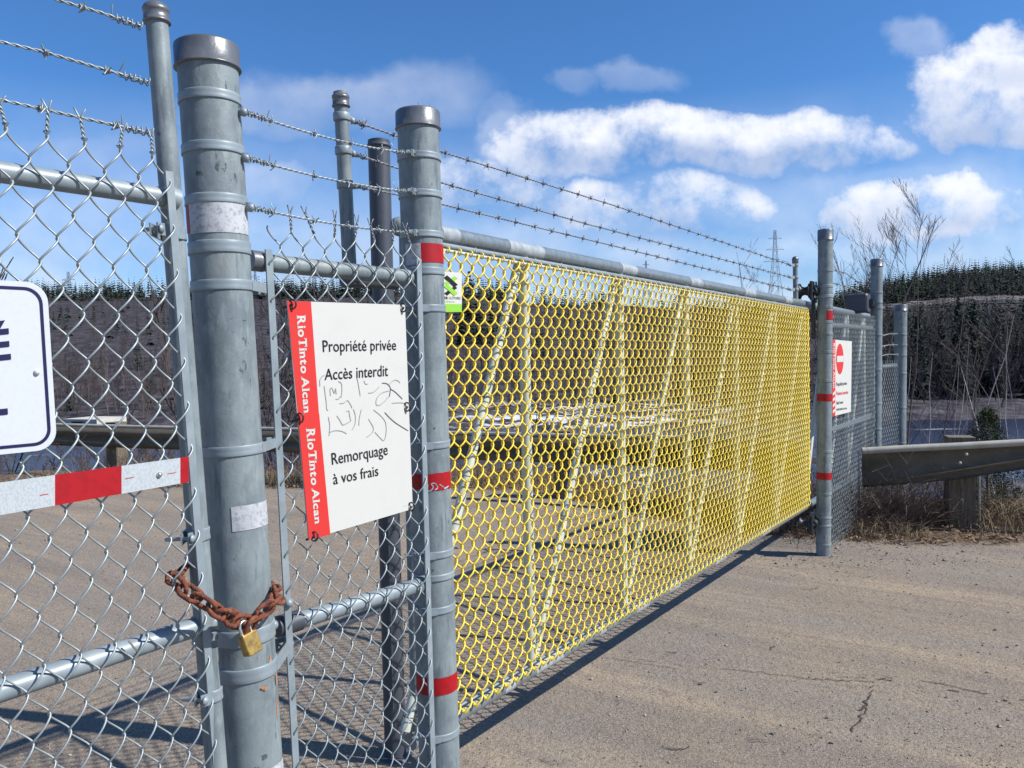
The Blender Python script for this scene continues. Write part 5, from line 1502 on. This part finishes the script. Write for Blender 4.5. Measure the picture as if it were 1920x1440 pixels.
def brush(name, label, cx, cy, rx, ry, h, n, seed, m='twig', rad=.003, kind=None, cat='bush', spread=1.0, curl=.5):
    rg = np.random.default_rng(seed); segs = []
    for k in range(n):
        x = cx + rg.normal() * rx; y = cy + rg.normal() * ry; z = float(height(x, y)) - .02
        d = np.array([rg.normal() * spread, rg.normal() * spread, abs(rg.normal()) * .9 + .25]); d /= np.linalg.norm(d); L_ = h * rg.uniform(.35, 1.1)
        p = np.array([x, y, z]); r = rad * rg.uniform(.6, 1.4)
        for j in range(6):
            q = p + d * L_ / 6; 
            if q[2] < z + .01: q[2] = z + .012
            segs.append((*p, *q, r * (1 - j / 7), r * (1 - (j + 1) / 7))); p = q; d = d + rg.normal(size=3) * .22 * curl + np.array([0, 0, -.07 * curl]); d /= np.linalg.norm(d)
            if rg.random() < .45:
                e_ = d + rg.normal(size=3) * .6; e_ /= np.linalg.norm(e_); segs.append((*p, *(p + e_ * L_ * .22), r * .6, r * .25))
    V, F = prisms(segs, 3); o = np_mesh(name, V, F, m)
    if kind: o['kind'] = kind; o['label'] = label
    else: tag(o, label, cat)
brush('dead_bush', 'tangled dead bush directly right of the far gate post foot', 3.12, 7.42, .28, .17, .80, 800, 1)
brush('dead_bush', 'bramble of dead stems under the flared guardrail end', 3.85, 7.62, .36, .17, .70, 800, 2)
brush('dead_bush', 'low dead bush under the gate just left of the far gate post', 2.25, 7.4, .20, .22, .45, 300, 3)
brush('dead_bush', 'dead stems standing in front of the roller-box post', 3.35, 7.75, .25, .2, .95, 240, 4, spread=.6)
def grass(n, cen, name, label, h=(.08, .22), m='straw'):
    Vs, Fs = [], []; off = 0
    for k in range(n):
        x, y = cen(); z = float(height(x, y)); a = rng.uniform(0, 6.28); L_ = rng.uniform(*h); w = .0028; ln = rng.normal(0, .6, 2) * L_
        sx_, sy_ = math.cos(a) * w, math.sin(a) * w
        Vs.append(np.array([(x - sx_, y - sy_, z - .01), (x + sx_, y + sy_, z - .01), (x + ln[0] * .4 + sx_, y + ln[1] * .4 + sy_, z + L_ * .6), (x + ln[0] * .4 - sx_, y + ln[1] * .4 - sy_, z + L_ * .6), (x + ln[0], y + ln[1], z + L_ * .8)]))
        Fs.append(np.array([[0, 1, 2], [0, 2, 3], [3, 2, 4]]) + off); off += 5
    np_mesh(name, np.concatenate(Vs), np.concatenate(Fs), m, kind='stuff', label=label)
grass(2600, lambda: (rng.normal(5.0, .5), rng.normal(7.45, .25)), 'dry_grass', 'dry straw-coloured grass clump under the right guardrail', (.12, .30))
def gp_():
    x = rng.uniform(-7, 3.6); return x, float(y_edge(x)) + abs(rng.normal(.3, .6))
grass(9000, gp_, 'dry_grass', 'thin dry grass along the edge of the asphalt', (.05, .20))
def gp2():
    x = rng.uniform(-7.5, 2.6); return x, float(y_edge(x)) + rng.uniform(.3, 2.6)
for k in range(9):
    x = -6.2 + k * 1.02; brush('dead_brush', 'dead weeds and twigs below the far guardrail', x, float(y_edge(x)) + 1.2, .35, .45, .65, 150, 60 + k, 'twig', .0035, kind='stuff')
# cedar shrub behind the right guardrail post
rg = np.random.default_rng(5); c = PT(1852, 900, 7.9); zt_ = PT(1845, 770, 7.9).z; zb_ = float(height(c.x, 7.9)) - .1
CE = thing('cedar_shrub', 'olive-green cedar shrub right behind the guardrail timber post', 'shrub', (c.x, 7.9, zb_))
MB().lathe((c.x, 7.9, zb_ - .1), (c.x, 7.9, zt_), [(0, .02), (zt_ - zb_, .004)], 7).build('stem', 'bark', CE)
Vs, Fs = [], []; off = 0; Hc = zt_ - zb_
for k in range(900):
    f = rg.random() ** 1.15; th = rg.uniform(0, 6.28); rr = (.44 * (1 - f) ** .8 + .02) * rg.uniform(.35, 1.05) * (1 + .25 * math.sin(th * 3 + f * 9)); b0 = np.array([c.x + math.cos(th) * rr, 7.9 + math.sin(th) * rr, zb_ + Hc * f])
    out = np.array([math.cos(th), math.sin(th), .9]); out /= np.linalg.norm(out)
    for j in range(16):
        p = b0 + rg.normal(size=3) * .022; d = out + rg.normal(size=3) * .5; d /= np.linalg.norm(d); s = rg.uniform(.012, .03); e_ = np.cross(d, rg.normal(size=3)); e_ /= np.linalg.norm(e_)
        Vs.append(np.array([p - e_ * s * .22, p + e_ * s * .22, p + d * s])); Fs.append(np.array([[0, 1, 2]]) + off); off += 3
np_mesh('foliage', np.concatenate(Vs), np.concatenate(Fs), 'needle2', CE, world=True)
